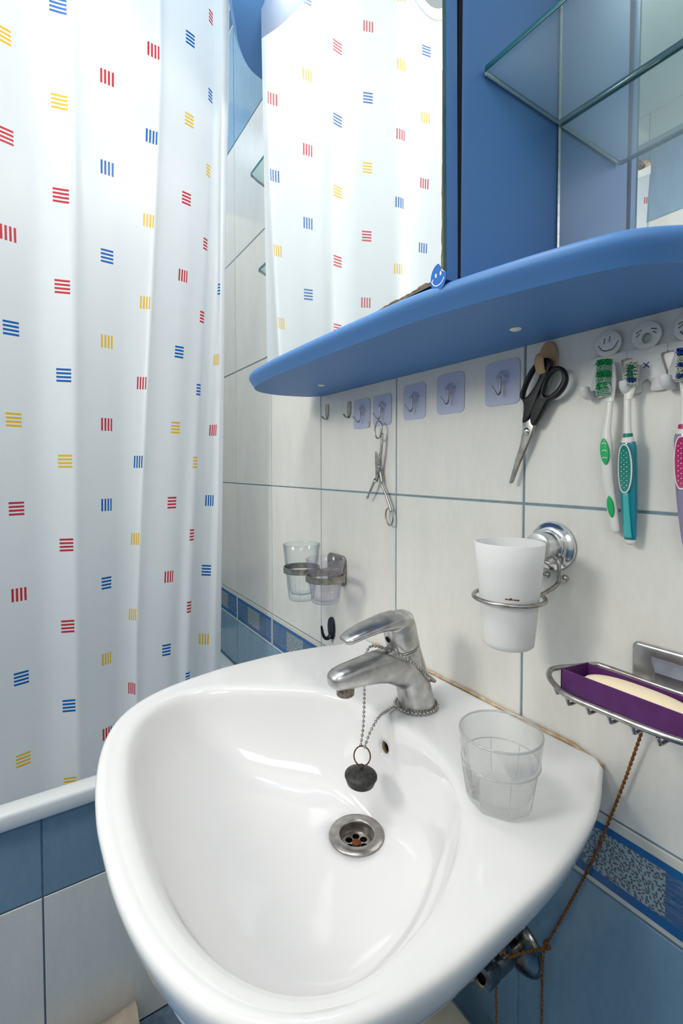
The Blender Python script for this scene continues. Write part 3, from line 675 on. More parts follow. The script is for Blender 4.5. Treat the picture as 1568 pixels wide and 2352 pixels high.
link('bead_chain', beads(s2), M['steel'], plug)['kind'] = 'stuff'

# ------------------------------------------------------------------ mirror cabinet
cab = thing('mirror_cabinet', 'blue bathroom cabinet with a mirror door above the washbasin', 'cabinet', (-0.525, -0.095, 1.283))
def board(plan, z0, z1, rf, seg=8):
    """rounded-edge board from a plan outline whose last and first points lie on the wall"""
    P = [Vector((a, b)) for a, b in plan]; n = len(P); N = []
    for i in range(n):
        d = (P[min(i+1, n-1)]-P[max(i-1, 0)]).normalized(); nn = Vector((d.y, -d.x))
        N.append(nn)
    cx = sum(p.x for p in P)/n; cy = sum(p.y for p in P)/n
    if (P[n//2]-Vector((cx, cy))).dot(N[n//2]) < 0: N = [-q for q in N]
    rings = []
    H = z1-z0; prof = [(None, 0.0), (0.0, 0.0), (0.30, 0.19), (0.66, 0.36), (0.90, 0.50), (1.0, 0.64), (0.95, 0.78), (0.78, 0.89), (0.45, 0.97), (0.0, 1.0), (None, 1.0)]
    for a, h in prof:
        ring = []; z = z0+H*h
        for i, p in enumerate(P):
            r, ins = rf(p)
            o_ = -0.004 if a is None else r*a
            q = p+N[i]*o_; q.y = min(q.y, -0.0008)
            if i in (0, n-1): q.y = -0.0008
            ring.append(Vector((q.x, q.y, z)))
        rings.append(ring)
    return loft(rings, True, (True, True))
def shelf_edge(p):
    e = max(0, min(1, (-0.80-p.x)/0.07)); return 0.0135*(1-e)+0.0085*e, 0.0
PL = [(v.x, v.y) for v in smooth_path([Vector((a, b, 0)) for a, b in [(-0.862, -0.0008), (-0.889, -0.022), (-0.901, -0.062), (-0.902, -0.100), (-0.885, -0.137), (-0.850, -0.162), (-0.800, -0.174), (-0.714, -0.181), (-0.596, -0.184), (-0.514, -0.1840), (-0.4575, -0.1838), (-0.38, -0.1825), (-0.336, -0.178), (-0.2987, -0.1720), (-0.2476, -0.1609), (-0.2097, -0.150), (-0.1870, -0.140), (-0.1710, -0.125), (-0.1600, -0.108), (-0.153, -0.080), (-0.152, -0.040), (-0.156, -0.0008)]], 4)]
link('bottom_board', board(PL, 1.283, 1.3085, shelf_edge), M['blue'], cab, smooth=SH)
PC = [(v.x, v.y) for v in smooth_path([Vector((a, b, 0)) for a, b in [(-0.905, -0.0008), (-0.918, -0.05), (-0.920, -0.108), (-0.905, -0.148), (-0.87, -0.180), (-0.83, -0.203), (-0.785, -0.226), (-0.70, -0.252), (-0.60, -0.268), (-0.525, -0.272), (-0.45, -0.268), (-0.35, -0.252), (-0.265, -0.226), (-0.20, -0.19), (-0.16, -0.148), (-0.145, -0.10), (-0.14, -0.05), (-0.145, -0.0008)]], 4)]
can = link('top_canopy', board(PC, 1.922, 1.952, lambda p: (0.008, 0.0)), M['blue'], cab, smooth=SH)
for lx, ly in LAMPS:
    dl = link('lamp_socket', lathe([(0.0, 0.0), (0.022, 0.0), (0.022, -0.012), (0.015, -0.020), (0.0, -0.020)], (lx, ly, 1.9222), (0, 0, 1), 32, (False, False)), M['chrome_clean'], can, smooth=SH)
    link('lamp_globe', ball((lx, ly, 1.880), 0.024, 24, 16), M['lamp_glow'], dl)
PX = -0.3275
link('side_panel', box((PX-0.016, -0.167, 1.3088), (PX, -0.0012, 1.9215), 0.0022, 3), M['blue'], cab, smooth=SH)
link('side_panel', box((-0.7740, -0.150, 1.3088), (-0.7065, -0.0012, 1.9215), 0.0022, 3), M['blue'], cab, smooth=SH)
link('back_panel', box((-0.7575, -0.006, 1.3088), (PX-0.0165, -0.0012, 1.9215)), M['blue'], cab, smooth=False)
link('back_mirror', box((PX+0.0006, -0.0118, 1.3088), (-0.158, -0.0078, 1.9215)), M['mirror'], cab, smooth=False)
link('mirror_trim', box((PX+0.0005, -0.0138, 1.3088), (PX+0.0022, -0.0080, 1.9215), 0.0004, 1), M['steel'], cab, smooth=False)
link('mirror_backing', box((PX+0.0010, -0.0076, 1.3088), (-0.158, -0.0012, 1.9215)), M['blue'], cab, smooth=False)
for xs_ in (PX-0.0130,): link('gap_shade_strip', box((xs_, -0.1718, 1.312), (xs_+0.0118, -0.1668, 1.918)), M['gap'], cab, smooth=False)  # black strip added to paint the shade of the open door gap
# door
DYF, DYB = -0.1868, -0.1720
door = link('door', box((-0.775, DYF, 1.3092), (PX, DYB, 1.915), 0.0012, 2), M['blue'], cab, smooth=SH)
pane = link('mirror_pane', box((-0.775, DYF-0.0042, 1.3088), (PX-0.0002, DYF-0.0002, 1.914)), [M['mirror'], M['mirror_edge']], door, smooth=False)
for p in pane.data.polygons: p.material_index = 0 if p.normal.y < -0.9 else 1
yq = DYF-0.00425
def corr(pts, name='corrosion'):
    link(name, flat([pts], -yq, -yq+0.00008), M['rust_silver'], door, smooth=False)
def ragged(a, b, nrm, wmax, n=26):
    o = []
    for k in range(n+1):
        t = k/n; o.append((a[0]+(b[0]-a[0])*t+nrm[0]*wmax(t)*random.uniform(0.55, 1.0), a[1]+(b[1]-a[1])*t+nrm[1]*wmax(t)*random.uniform(0.55, 1.0)))
    return [a]+o+[b]
corr(ragged((PX-0.0004, 1.3090), (PX-0.0004, 1.50), (-1, 0), lambda t: 0.0034*(1-t)**1.3+0.0002))
corr(ragged((PX-0.006, 1.3090), (-0.46, 1.3090), (0, 1), lambda t: 0.0048*(1-t)**0.7+0.0006))
for k in range(2): link('hinge', box((-0.752, -0.1725, 1.40+0.38*k), (-0.730, -0.1600, 1.44+0.38*k), 0.002, 2), M['steel'], door, smooth=SH)
for px_, py_ in ((-0.3344, -0.0743), (-0.7495, -0.0739)):
    link('screw_cap', lathe([(0.0066, 0.0), (0.0064, -0.0010), (0.0045, -0.0022), (0.0, -0.0026)], (px_, py_, 1.2831), (0, 0, 1), 28, (True, False)), M['plug_white'], cab)
def glass_shelf(plan, z, th=0.006):
    me = flat([plan], 0, th, lambda a, b, d: (a, b, z+d), 0.0)
    o = link('glass_shelf', me, [M['shelf_glass'], M['shelf_edge']], cab, smooth=False)
    for p in o.data.polygons: p.material_index = 0 if abs(p.normal.z) > 0.8 else 1
    return o
def corner(pts, r=0.006): return pts
glass_shelf([(PX+0.0026, -0.0142)]+arc(PX+0.0026+0.004, -0.1415+0.004, 0.004, 0.004, 180, 270, 5)+arc(-0.19, -0.1415+0.03, 0.03, 0.03, 270, 360, 8)+[(-0.160, -0.0142)], 1.5175)
for zz, xl, yf in ((1.7085, -0.9035, -0.1470), (1.5235, -0.8985, -0.1335)):
    plan = [(-0.7748, -0.0022)]+[(-0.7748, yf)]+[(xl+0.006, yf)]+arc(xl+0.006, yf+0.006, 0.006, 0.006, 270, 180, 4)+[(xl-0.009, yf+0.020), (xl-0.019, yf+0.042), (xl-0.026, yf+0.070), (xl-0.028, -0.03), (xl-0.027, -0.0022)]
    glass_shelf(plan[::-1], zz)

# the door stands a little ajar: it turns about its right edge in plan and leans forward slightly
AJAR = Matrix.Translation((PX, -0.191, 1.310)) @ Matrix.Rotation(math.radians(-2.8), 4, 'Z') @ Matrix.Rotation(math.radians(0.8), 4, 'X') @ Matrix.Translation((-PX, 0.191, -1.310))
bpy.context.view_layer.update()
cl_ = Matrix.Translation(cab.location)
door.matrix_local = cl_.inverted() @ AJAR @ cl_
# smiley sticker, its top right edge peeled away
stk = thing('smiley_sticker', 'round blue smiley sticker on the lower right corner of the mirror', 'sticker', (-0.3325, yq, 1.3120))
cx, czs = -0.3345, 1.3125; R_ = 0.0115
ol = []
for k in range(60):
    a = 2*PI*k/60; x, z = 0.0108*math.cos(a), 0.0132*math.sin(a)
    if 0.10 < a < 1.50:
        b = (a-0.10)/1.40; f = 1-0.34*math.sin(b*PI)**0.8; x, z = x*f, z*f
    ol.append((cx+x, czs+z))
link('sticker_disc', flat([ol], -yq, -yq+0.00025), M['sticker'], stk, smooth=False)
pe = []
for k in range(15):
    a = 0.10+1.40*k/14; b = k/14; f = 1-0.34*math.sin(b*PI)**0.8
    pe.append((a, f))
link('peeled_edge', flat([[(cx+0.0108*math.cos(a)*(f+0.005), czs+0.0132*math.sin(a)*(f+0.005)) for a, f in pe[1:9]]+[(cx+0.0108*math.cos(a)*(f+0.005-0.07*math.sin(PI*i/8)), czs+0.0132*math.sin(a)*(f+0.005-0.07*math.sin(PI*i/8))) for i, (a, f) in reversed(list(enumerate(pe[1:9])))]], -yq, -yq+0.0004), M['sticker_white'], stk, smooth=False)
for ex, ez in ((-0.0030, 0.0028), (0.0036, 0.0030)): link('eye', flat([ell(cx+ex, czs+ez, 0.0011, 0.0020, 20)], -yq+0.0002, -yq+0.0005), M['sticker_white'], stk, smooth=False)
sm = arc(cx-0.0002, czs-0.0008, 0.0082, 0.0064, 186, 352, 22)
link('smile', flat([stroke(sm, 0.0008)], -yq+0.0002, -yq+0.0005), M['sticker_white'], stk, smooth=False)
link('smile_dimple', flat([stroke([(cx-0.0094, czs-0.0020), (cx-0.0082, czs-0.0008), (cx-0.0068, czs+0.0004)], 0.0008)], -yq+0.0002, -yq+0.0005), M['sticker_white'], stk, smooth=False)

stk.matrix_world = AJAR @ Matrix.Translation(stk.location)

# ------------------------------------------------------------------ hooks on the wall under the cabinet
def metal_hook(x, z, label):
    t = thing('metal_hook', label, 'hook', (x, 0, z), 'small metal strip hooks')
    me = flat([rrect(x-0.0062, x+0.0062, z-0.012, z+0.0125, 0.001, 3)], 0.0004, 0.0016)
    link('back_plate', me, M['nickel'], t, smooth=SH)
    pts = [(x-0.0002, -0.0014, z-0.010), (x-0.0002, -0.0016, z-0.0155), (x-0.0002, -0.0042, z-0.0182), (x-0.0002, -0.0085, z-0.0165), (x-0.0002, -0.0135, z-0.0115)]
    link('prong', tube(smooth_path(pts, 5), 0.0032, 10, up=(1, 0, 0), flat=0.28), M['nickel'], t)
metal_hook(-0.8500, 1.2510, 'leftmost small grey metal hook beside the tile joint')
metal_hook(-0.7680, 1.2475, 'small grey metal hook just left of the lilac hook pads')
PADS = [(-0.7517, -0.6993, 1.2053, 1.2603, 'leftmost clear hook on a lilac pad, its lower corner browned'), (-0.6908, -0.6382, 1.2062, 1.2601, 'clear hook on a lilac pad that holds the angled steel scissors'), (-0.6068, -0.5538, 1.2098, 1.2663, 'clear hook on a lilac pad, just right of the long tile joint'), (-0.5291, -0.4744, 1.2115, 1.2700, 'fourth lilac hook pad from the left, empty, on the middle tile'), (-0.4372, -0.3822, 1.2134, 1.2714, 'largest looking lilac hook pad beside the black scissors')]
for i, (xa, xb, za, zb, lab) in enumerate(PADS):
    xm, zm = (xa+xb)/2, (za+zb)/2
    t = thing('adhesive_hook', lab, 'hook', (xm, 0, zm), 'clear hooks on lilac pads under the cabinet')
    link('pad', flat([rrect(xa, xb, za, zb, 0.008, 6)], 0.0004, 0.0010), M['pad'], t, smooth=False)
    hz = zm+0.006; hx = xm+0.002
    link('knob', lathe([(0.0092, 0.0), (0.0096, 0.0008), (0.0088, 0.0020), (0.0070, 0.0026), (0.006, 0.0036), (0.0045, 0.0042), (0.0, 0.0042)], (hx, -0.0009, hz), (0, -1, 0), 24, (False, False)), M['clear_plastic'], t)
    for k in range(5):
        a = 2*PI*k/5+0.3; link('petal', ball((hx+0.0066*math.cos(a), -0.0028, hz+0.0066*math.sin(a)), 0.0024, 8, 6), M['clear_plastic'], t)
    link('bar', tube([(hx-0.0075, -0.0052, hz+0.0005), (hx+0.0085, -0.0052, hz+0.0010)], 0.0018, 10), M['clear_plastic'], t)
    pts = [(hx, -0.0064, hz+0.001), (hx, -0.0066, hz-0.008), (hx+0.0002, -0.0072, hz-0.0185), (hx, -0.0100, hz-0.0222), (hx, -0.0132, hz-0.0215), (hx-0.0003, -0.0180, hz-0.0165), (hx-0.0006, -0.0220, hz-0.0125)]
    link('wire', tube(smooth_path(pts, 5), 0.0011, 8), M['steel'], t)
    if i == 0: link('brown_corner', flat([[(xb-0.008, za+0.0005), (xb-0.001, za+0.001), (xb-0.0005, za+0.012), (xb-0.004, za+0.011), (xb-0.0035, za+0.004)]], 0.0010, 0.0012), M['beige'], t, smooth=False)

# bandage scissors hanging from the second pad
bs = thing('bandage_scissors', 'angled steel bandage scissors hanging open from a clear hook', 'scissors', (-0.664, -0.012, 1.13))
def bar(p, q, w0, w1, th, y, name, m, parent, mid=None):
    pts = [p, mid, q] if mid else [p, q]
    P = smooth_path([Vector((a, -y, b)) for a, b in pts], 6); n_ = len(P)
    return link(name, tube(P, [1.2*(w0+(w1-w0)*k/(n_-1)) for k in range(n_)], 12, up=(1, 0, 0.2), flat=th/max(w0, w1)), m, parent)
def finger_ring(cx_, cz_, rx, rz, tilt, y, parent):
    p = []
    for k in range(36):
        a = 2*PI*k/36; x, z = rx*math.cos(a), rz*math.sin(a)
        p.append((cx_+x*math.cos(tilt)-z*math.sin(tilt), -y, cz_+x*math.sin(tilt)+z*math.cos(tilt)))
    return link('finger_ring', tube(p, 0.00145, 8, closed=True), M['steel'], parent)
YS = 0.0105
finger_ring(-0.6595, 1.1980, 0.0098, 0.0150, -0.10, 0.0125, bs)
bar((-0.6510, 1.1915), (-0.6595, 1.1365), 0.0022, 0.0027, 0.0016, YS, 'shank', M['steel'], bs, (-0.6535, 1.1640))
bar((-0.6600, 1.1370), (-0.6675, 1.1080), 0.0034, 0.0040, 0.0016, YS, 'joint', M['steel'], bs)
bar((-0.6680, 1.1110), (-0.6905, 1.0785), 0.0032, 0.0017, 0.0012, YS+0.002, 'lower_blade', M['steel'], bs)
link('blunt_tip', ball((-0.6910, -YS-0.002, 1.0780), 0.0026, 10, 8), M['steel'], bs)
link('upper_blade', flat([[(-0.6730, 1.1215), (-0.6745, 1.1420), (-0.6745, 1.1610), (-0.6705, 1.1600), (-0.6665, 1.1540), (-0.6655, 1.1440), (-0.6665, 1.1330), (-0.6620, 1.1260), (-0.6665, 1.1150)]], YS-0.0035, YS-0.0022, None, 0.0003, 1), M['steel'], bs, smooth=SH)
bar((-0.6625, 1.1270), (-0.6560, 1.1050), 0.0036, 0.0030, 0.0016, YS-0.0025, 'joint', M['steel'], bs)
bar((-0.6580, 1.1060), (-0.6275, 1.0560), 0.0020, 0.0022, 0.0016, YS-0.002, 'shank', M['steel'], bs, (-0.6425, 1.0845))
finger_ring(-0.6335, 1.0480, 0.0095, 0.0145, 0.22, YS-0.002, bs)
link('pivot_screw', lathe([(0.0026, 0), (0.0026, 0.0012), (0.0, 0.0016)], (-0.6635, -YS-0.0018, 1.1235), (0, -1, 0), 16, (True, False)), M['nickel'], bs)

# beige hook with black scissors
bh = thing('beige_hook', 'beige plastic stick-on hook holding the black scissors', 'hook', (-0.343, 0, 1.262))
link('hook_plate', flat([ell(-0.3425, 1.2615, 0.0125, 0.0200, 40)], 0.0004, 0.0034, None, 0.0012, 3), M['beige'], bh, smooth=SH)
hp = smooth_path([(-0.3430, -0.003, 1.2470), (-0.3432, -0.009, 1.2425), (-0.3435, -0.0145, 1.2440), (-0.3437, -0.0175, 1.2520), (-0.3437, -0.0185, 1.2600), (-0.3437, -0.0185, 1.2655)], 6)
link('hook_tongue', tube(hp, [0.0062]*6+[0.0064]*(len(hp)-14)+[0.0062, 0.0060, 0.0056, 0.0052, 0.0046, 0.0038, 0.0028, 0.0012], 16, up=(1, 0, 0), flat=0.32), M['beige'], bh)
sc = thing('black_handled_scissors', 'scissors with black plastic handles hanging from the beige hook', 'scissors', (-0.352, -0.012, 1.19))
def smp(pts, per=5): return [(v.x, v.y) for v in smooth_path([Vector((a, b, 0)) for a, b in pts], per, True)]
hA_o = smp([(-0.3380, 1.2600), (-0.3310, 1.2545), (-0.3335, 1.2440), (-0.3420, 1.2270), (-0.3475, 1.2150), (-0.3520, 1.2040), (-0.3590, 1.1915), (-0.3640, 1.1880), (-0.3690, 1.1872), (-0.3680, 1.1960), (-0.3672, 1.2060), (-0.3690, 1.2130), (-0.3735, 1.2190), (-0.3715, 1.2270), (-0.3660, 1.2390), (-0.3580, 1.2510), (-0.3480, 1.2590)])
hA_i = smp([(-0.3400, 1.2535), (-0.3445, 1.2440), (-0.3510, 1.2315), (-0.3590, 1.2215), (-0.3660, 1.2165), (-0.3685, 1.2195), (-0.3640, 1.2310), (-0.3570, 1.2430), (-0.3490, 1.2530)])
link('handle', flat([hA_o, hA_i], 0.0075, 0.0150, None, 0.0026, 3), M['black_plastic'], sc, smooth=SH)
hB_o = smp([(-0.3240, 1.2478), (-0.3150, 1.2432), (-0.3105, 1.2330), (-0.3135, 1.2215), (-0.3230, 1.2120), (-0.3330, 1.2085), (-0.3395, 1.1990), (-0.3460, 1.1880), (-0.3505, 1.1822), (-0.3552, 1.1830), (-0.3570, 1.1900), (-0.3555, 1.2010), (-0.3500, 1.2120), (-0.3435, 1.2200), (-0.3395, 1.2320), (-0.3335, 1.2430)])
hB_i = smp([(-0.3235, 1.2425), (-0.3180, 1.2395), (-0.3165, 1.2330), (-0.3200, 1.2250), (-0.3270, 1.2180), (-0.3350, 1.2150), (-0.3395, 1.2180), (-0.3375, 1.2270), (-0.3325, 1.2365)])
link('handle', flat([hB_o, hB_i], 0.0095, 0.0168, None, 0.0026, 3), M['black_plastic'], sc, smooth=SH)
link('blade', flat([[(-0.3690, 1.1890), (-0.3590, 1.1925), (-0.3545, 1.1810), (-0.3590, 1.1690), (-0.3650, 1.1560), (-0.3735, 1.1390), (-0.3835, 1.1125), (-0.3872, 1.1112), (-0.3880, 1.1135), (-0.3800, 1.1400), (-0.3730, 1.1590), (-0.3700, 1.1740)]], 0.0105, 0.0123, None, 0.0004, 1), M['steel'], sc, smooth=SH)
link('blade', flat([[(-0.3565, 1.1900), (-0.3530, 1.1830), (-0.3590, 1.1680), (-0.3660, 1.1520), (-0.3745, 1.1360), (-0.3840, 1.1135), (-0.3860, 1.1135), (-0.3770, 1.1400), (-0.3700, 1.1570), (-0.3660, 1.1700), (-0.3620, 1.1800)]], 0.0085, 0.0102, None, 0.0004, 1), M['nickel'], sc, smooth=SH)
link('pivot_screw', lathe([(0.0042, 0.0), (0.0042, 0.0010), (0.0025, 0.0022), (0.0, 0.0024)], (-0.3635, -0.0122, 1.1760), (0, -1, 0), 20, (True, False)), M['chrome_clean'], sc)

# ------------------------------------------------------------------ toothbrush holder: three little figures side by side
th = thing('toothbrush_holder', 'white plastic toothbrush holder shaped like three smiling figures', 'holder', (-0.235, 0, 1.235))
HX = [-0.2712, -0.2337, -0.1962]
def figure(cx_, kind):
    hz_, r = 1.2628, 0.0136
    hd_holes = []
    if kind == 0:
        hd_holes += [stroke([(cx_-0.0042, hz_+0.0005), (cx_-0.0034, hz_+0.0062)], 0.0012), stroke([(cx_+0.0012, hz_+0.0018), (cx_+0.0020, hz_+0.0075)], 0.0012)]
        hd_holes += [stroke([(cx_-0.0104, hz_-0.0004), (cx_-0.0088, hz_-0.0020)]+arc(cx_, hz_-0.0010, 0.0086, 0.0064, 192, 344, 14)+[(cx_+0.0094, hz_-0.0004), (cx_+0.0108, hz_+0.0012)], 0.0011)]
    else:
        s = 1 if kind == 1 else 0
        if s: hd_holes.append(ell(cx_+0.0004, hz_-0.0026, 0.0048, 0.0052, 24))
        else: hd_holes.append(stroke(arc(cx_, hz_-0.0010, 0.0080, 0.0070, 195, 340, 12), 0.0014))
        for q in (-1, 1):
            hd_holes += [stroke([(cx_+q*0.0098, hz_+0.0040), (cx_+q*0.0040, hz_+0.0062)], 0.0011), stroke([(cx_+q*0.0094, hz_+0.0002), (cx_+q*0.0058, hz_+0.0030)], 0.0010)]
    link('face', flat([ell(cx_, hz_, r, r, 44)]+hd_holes, 0.0022, 0.0052, None, 0.0004, 1), M['holder'], th, smooth=SH)
    # body: neck, raised arms, hips and two legs with an arch between
    L = smp([(cx_, 1.2535), (cx_+0.0070, 1.2512), (cx_+0.0186, 1.2512), (cx_+0.0184, 1.2440), (cx_+0.0130, 1.2425), (cx_+0.0150, 1.2330), (cx_+0.0178, 1.2240), (cx_+0.0184, 1.2190), (cx_+0.0186, 1.2080), (cx_+0.0050, 1.2075), (cx_+0.0050, 1.2150), (cx_, 1.2195), (cx_-0.0050, 1.2150), (cx_-0.0050, 1.2075), (cx_-0.0186, 1.2072), (cx_-0.0184, 1.2190), (cx_-0.0178, 1.2240), (cx_-0.0150, 1.2330), (cx_-0.0130, 1.2425), (cx_-0.0184, 1.2440), (cx_-0.0186, 1.2510), (cx_-0.0070, 1.2510)], 3)
    xx = [stroke([(cx_-0.0026, 1.2360), (cx_+0.0026, 1.2312)], 0.0012), stroke([(cx_+0.0026, 1.2362), (cx_-0.0024, 1.2308)], 0.0012)] if kind != 0 else []
    link('figure_body', flat([L]+xx[:1], 0.0004, 0.0040, None, 0.0005, 1), M['holder'], th, smooth=SH)
    if xx: link('navel_mark', flat([xx[0]], 0.0036, 0.0042), M['grout_dark'], th, smooth=False); link('navel_mark', flat([xx[1]], 0.0036, 0.0042), M['grout_dark'], th, smooth=False)
for i, x in enumerate(HX): figure(x, i)
for bx in (-0.2885, -0.2665, -0.2470, -0.2105, -0.1900):
    pth = smooth_path([(bx, -0.003, 1.2105), (bx, -0.010, 1.2098), (bx, -0.0155, 1.2120), (bx, -0.0180, 1.2165), (bx, -0.0182, 1.2185)], 5)
    nn = len(pth); link('peg', tube(pth, [0.0042+0.0012*math.sin(PI*min(1, k/nn*1.0)) if k < nn-3 else [0.0050, 0.0040, 0.0018][k-(nn-3)] for k in range(nn)], 14), M['holder'], th)

def toothbrush(name, label, axis, widths, head, parts, bristle_rows, spread, ydir=0.0):
    pass
def tb_path(pts): return smooth_path([Vector(p) for p in pts], 6)
def strip(pts, w, th_, m, name, parent, n=16, flat_=None):
    P = smooth_path([Vector(p) for p in pts], 6); N_ = len(P)
    ws = [w[0]] if len(w) == 1 else None
    r = []
    for k in range(N_):
        t = k/(N_-1)*(len(w)-1); i = min(int(t), len(w)-2); r.append(w[i]+(w[i+1]-w[i])*(t-i))
    return link(name, tube(P, r, n, up=(1, 0, 0), flat=th_), m, parent)
def tuft(cx_, cz_, wx, hz_, y0, y1, m, parent, seed, name='bristles', dx=0.0):
    rnd = random.Random(seed); ms = []
    nx, nz = max(3, int(wx/0.0010)), max(2, int(hz_/0.0009))
    vs_, fs_ = [], []
    for i in range(nx):
        for j in range(nz):
            x = cx_-wx/2+wx*(i+0.5)/nx+rnd.uniform(-.0002, .0002); z = cz_-hz_/2+hz_*(j+0.5)/nz+rnd.uniform(-.0002, .0002)
            L = y1+rnd.uniform(-0.0012, 0.0006); sx, sz = dx+rnd.uniform(-.0008, .0008), rnd.uniform(-.0004, .0004)
            s = 0.00042; b0 = len(vs_)
            for (ax, az) in ((-s, -s), (s, -s), (s, s), (-s, s)): vs_.append((x+ax, -y0, z+az))
            for (ax, az) in ((-s, -s), (s, -s), (s, s), (-s, s)): vs_.append((x+ax*0.7+sx, -L, z+az*0.7+sz))
            for k in range(4): fs_.append((b0+k, b0+(k+1) % 4, b0+4+(k+1) % 4, b0+4+k))
            fs_.append((b0+4, b0+5, b0+6, b0+7))
    o = link(name, fix(mesh(vs_, fs_)), m, parent, smooth=False); o['kind'] = 'stuff'; return o
# 1: white and green brush, its head turned so the bristles spread to the left
t1 = thing('toothbrush', 'white toothbrush with green grips and splayed green bristles, leftmost in the holder', 'toothbrush', (-0.262, -0.016, 1.20), 'toothbrushes in the holder')
hp1 = [(-0.2655, -0.0135, 1.2440), (-0.2650, -0.0125, 1.2350), (-0.2640, -0.0125, 1.2200), (-0.2635, -0.0130, 1.2090), (-0.2632, -0.0140, 1.1990)]
h1 = strip(hp1, [0.0020, 0.0062, 0.0066, 0.0050, 0.0036], 0.42, M['white_plastic'], 'head', t1)
strip([(-0.2632, -0.0140, 1.2000), (-0.2640, -0.0150, 1.1850), (-0.2655, -0.0155, 1.1700), (-0.2652, -0.0155, 1.1600)], [0.0034, 0.0034, 0.0044, 0.0056], 0.62, M['white_plastic'], 'neck', t1)
strip([(-0.2652, -0.0155, 1.1610), (-0.2655, -0.0150, 1.1500), (-0.2640, -0.0140, 1.1200), (-0.2610, -0.0120, 1.0950), (-0.2585, -0.0105, 1.0750), (-0.2570, -0.0098, 1.0660), (-0.2565, -0.0095, 1.0628)], [0.0056, 0.0064, 0.0060, 0.0055, 0.0054, 0.0048, 0.0012], 0.62, M['white_plastic'], 'grip', t1)
def lens(cx_, cz_, rx, rz, tilt, y0, y1, m, name, parent, lean=0.0):
    pts = []
    for k in range(28):
        a = 2*PI*k/28; x = rx*math.sin(a)*abs(math.sin(a))**0.25; z = rz*math.cos(a)
        pts.append((cx_+x*math.cos(tilt)-z*math.sin(tilt), cz_+x*math.sin(tilt)+z*math.cos(tilt)))
    return link(name, flat([pts], y0, y1, lambda a, b, d: (a, -d-lean*(b-cz_), b), 0.0003, 1), m, parent, smooth=SH)
g1_ = lens(-0.2652, 1.1480, 0.0044, 0.0140, 0.10, 0.0180, 0.0200, M['green'], 'grip_pad', t1, 0.035)
for dz in (0.0085, 0.001, -0.0065):
    link('grip_ridge', flat([stroke(arc(-0.2650-dz*0.08, 1.1478+dz-0.001, 0.0024, 0.0016, 20, 160, 8), 0.0007)], 0.0192, 0.0204), M['white_plastic'], g1_, smooth=False)
lens(-0.2602, 1.0905, 0.0033, 0.0115, 0.12, 0.0140, 0.0160, M['green'], 'grip_pad', t1, 0.075)
for k in range(6):
    z = 1.2405-0.0062*k
    tuft(-0.2665, z, 0.0105, 0.0058, 0.0140, 0.0245, M['bristle_green'] if k % 2 == 0 else M['bristle_pale'], h1, 100+k, dx=-0.0016)
# 2: teal brush
t2 = thing('toothbrush', 'teal toothbrush with a dotted grip and white neck, second in the holder', 'toothbrush', (-0.2425, -0.016, 1.19), 'toothbrushes in the holder')
h2 = strip([(-0.2420, -0.0125, 1.2370), (-0.2425, -0.0125, 1.2310), (-0.2435, -0.0130, 1.2190), (-0.2445, -0.0140, 1.2070), (-0.2455, -0.0150, 1.1990)], [0.0022, 0.0066, 0.0068, 0.0050, 0.0036], 0.42, M['white_plastic'], 'head', t2)
strip([(-0.2455, -0.0150, 1.2000), (-0.2448, -0.0160, 1.1850), (-0.2440, -0.0165, 1.1700), (-0.2437, -0.0165, 1.1640)], [0.0034, 0.0032, 0.0034, 0.0042], 0.8, M['white_plastic'], 'neck', t2)
strip([(-0.2437, -0.0165, 1.1655), (-0.2437, -0.0165, 1.1615)], [0.0044, 0.0046], 0.85, M['teal_grip'], 'collar', t2)
strip([(-0.2437, -0.0165, 1.1620), (-0.2436, -0.0165, 1.1560)], [0.0046, 0.0068], 0.8, M['white_plastic'], 'shoulder', t2)
gr2 = strip([(-0.2436, -0.0165, 1.1572), (-0.2436, -0.0160, 1.1500), (-0.2434, -0.0150, 1.1250), (-0.2430, -0.0135, 1.1000), (-0.2426, -0.0120, 1.0750), (-0.2422, -0.0110, 1.0585)], [0.0068, 0.0082, 0.0088, 0.0082, 0.0070, 0.0056], 0.72, M['teal'], 'grip', t2, 20)
strip([(-0.2422, -0.0110, 1.0592), (-0.2421, -0.0108, 1.0550), (-0.2420, -0.0106, 1.0528)], [0.0054, 0.0050, 0.0018], 0.75, M['white_plastic'], 'end_cap', t2)
def dotted(parent, cx_, zt, zb, rx, ytop, ybot, mg):
    zc_, rz = (zt+zb)/2, (zt-zb)/2
    fn = lambda extra: (lambda a, b, d: (a, -(ytop+(ybot-ytop)*(zt-b)/(zt-zb))-d-extra+40.0*(a-cx_)**2, b))
    ov = [(cx_+rx*math.copysign(abs(math.cos(t))**0.8, math.cos(t)), zc_+rz*math.sin(t)) for t in [2*PI*k/40 for k in range(40)]]
    iv = [(cx_+(rx-0.0010)*math.copysign(abs(math.cos(t))**0.8, math.cos(t)), zc_+(rz-0.0012)*math.sin(t)) for t in [2*PI*k/40 for k in range(40)]]
    link('grip_border', flat([ov, iv], 0, 0.0012, fn(0.0)), M['white_plastic'], parent, smooth=False)
    pad = link('grip_pad', flat([iv], 0, 0.0009, fn(0.0)), mg, parent, smooth=False)
    nrow = 9
    dots = []
    for r_ in range(nrow):
        z = zt-0.0068-r_*(zt-zb-0.0125)/(nrow-1)
        dots.append(link('grip_dot', flat([ell(cx_, z, 0.00055, 0.00045, 8)], 0.0008, 0.0013, fn(0.0)), M['white_plastic'], pad, smooth=False))
        if r_ < nrow-1:
            z2 = z-0.5*(zt-zb-0.0125)/(nrow-1)
            for s in (-1, 1): link('grip_dot', flat([ell(cx_+s*0.0024, z2, 0.00060, 0.00045, 8)], 0.0008, 0.0013, fn(0.0)), M['white_plastic'], pad, smooth=False)
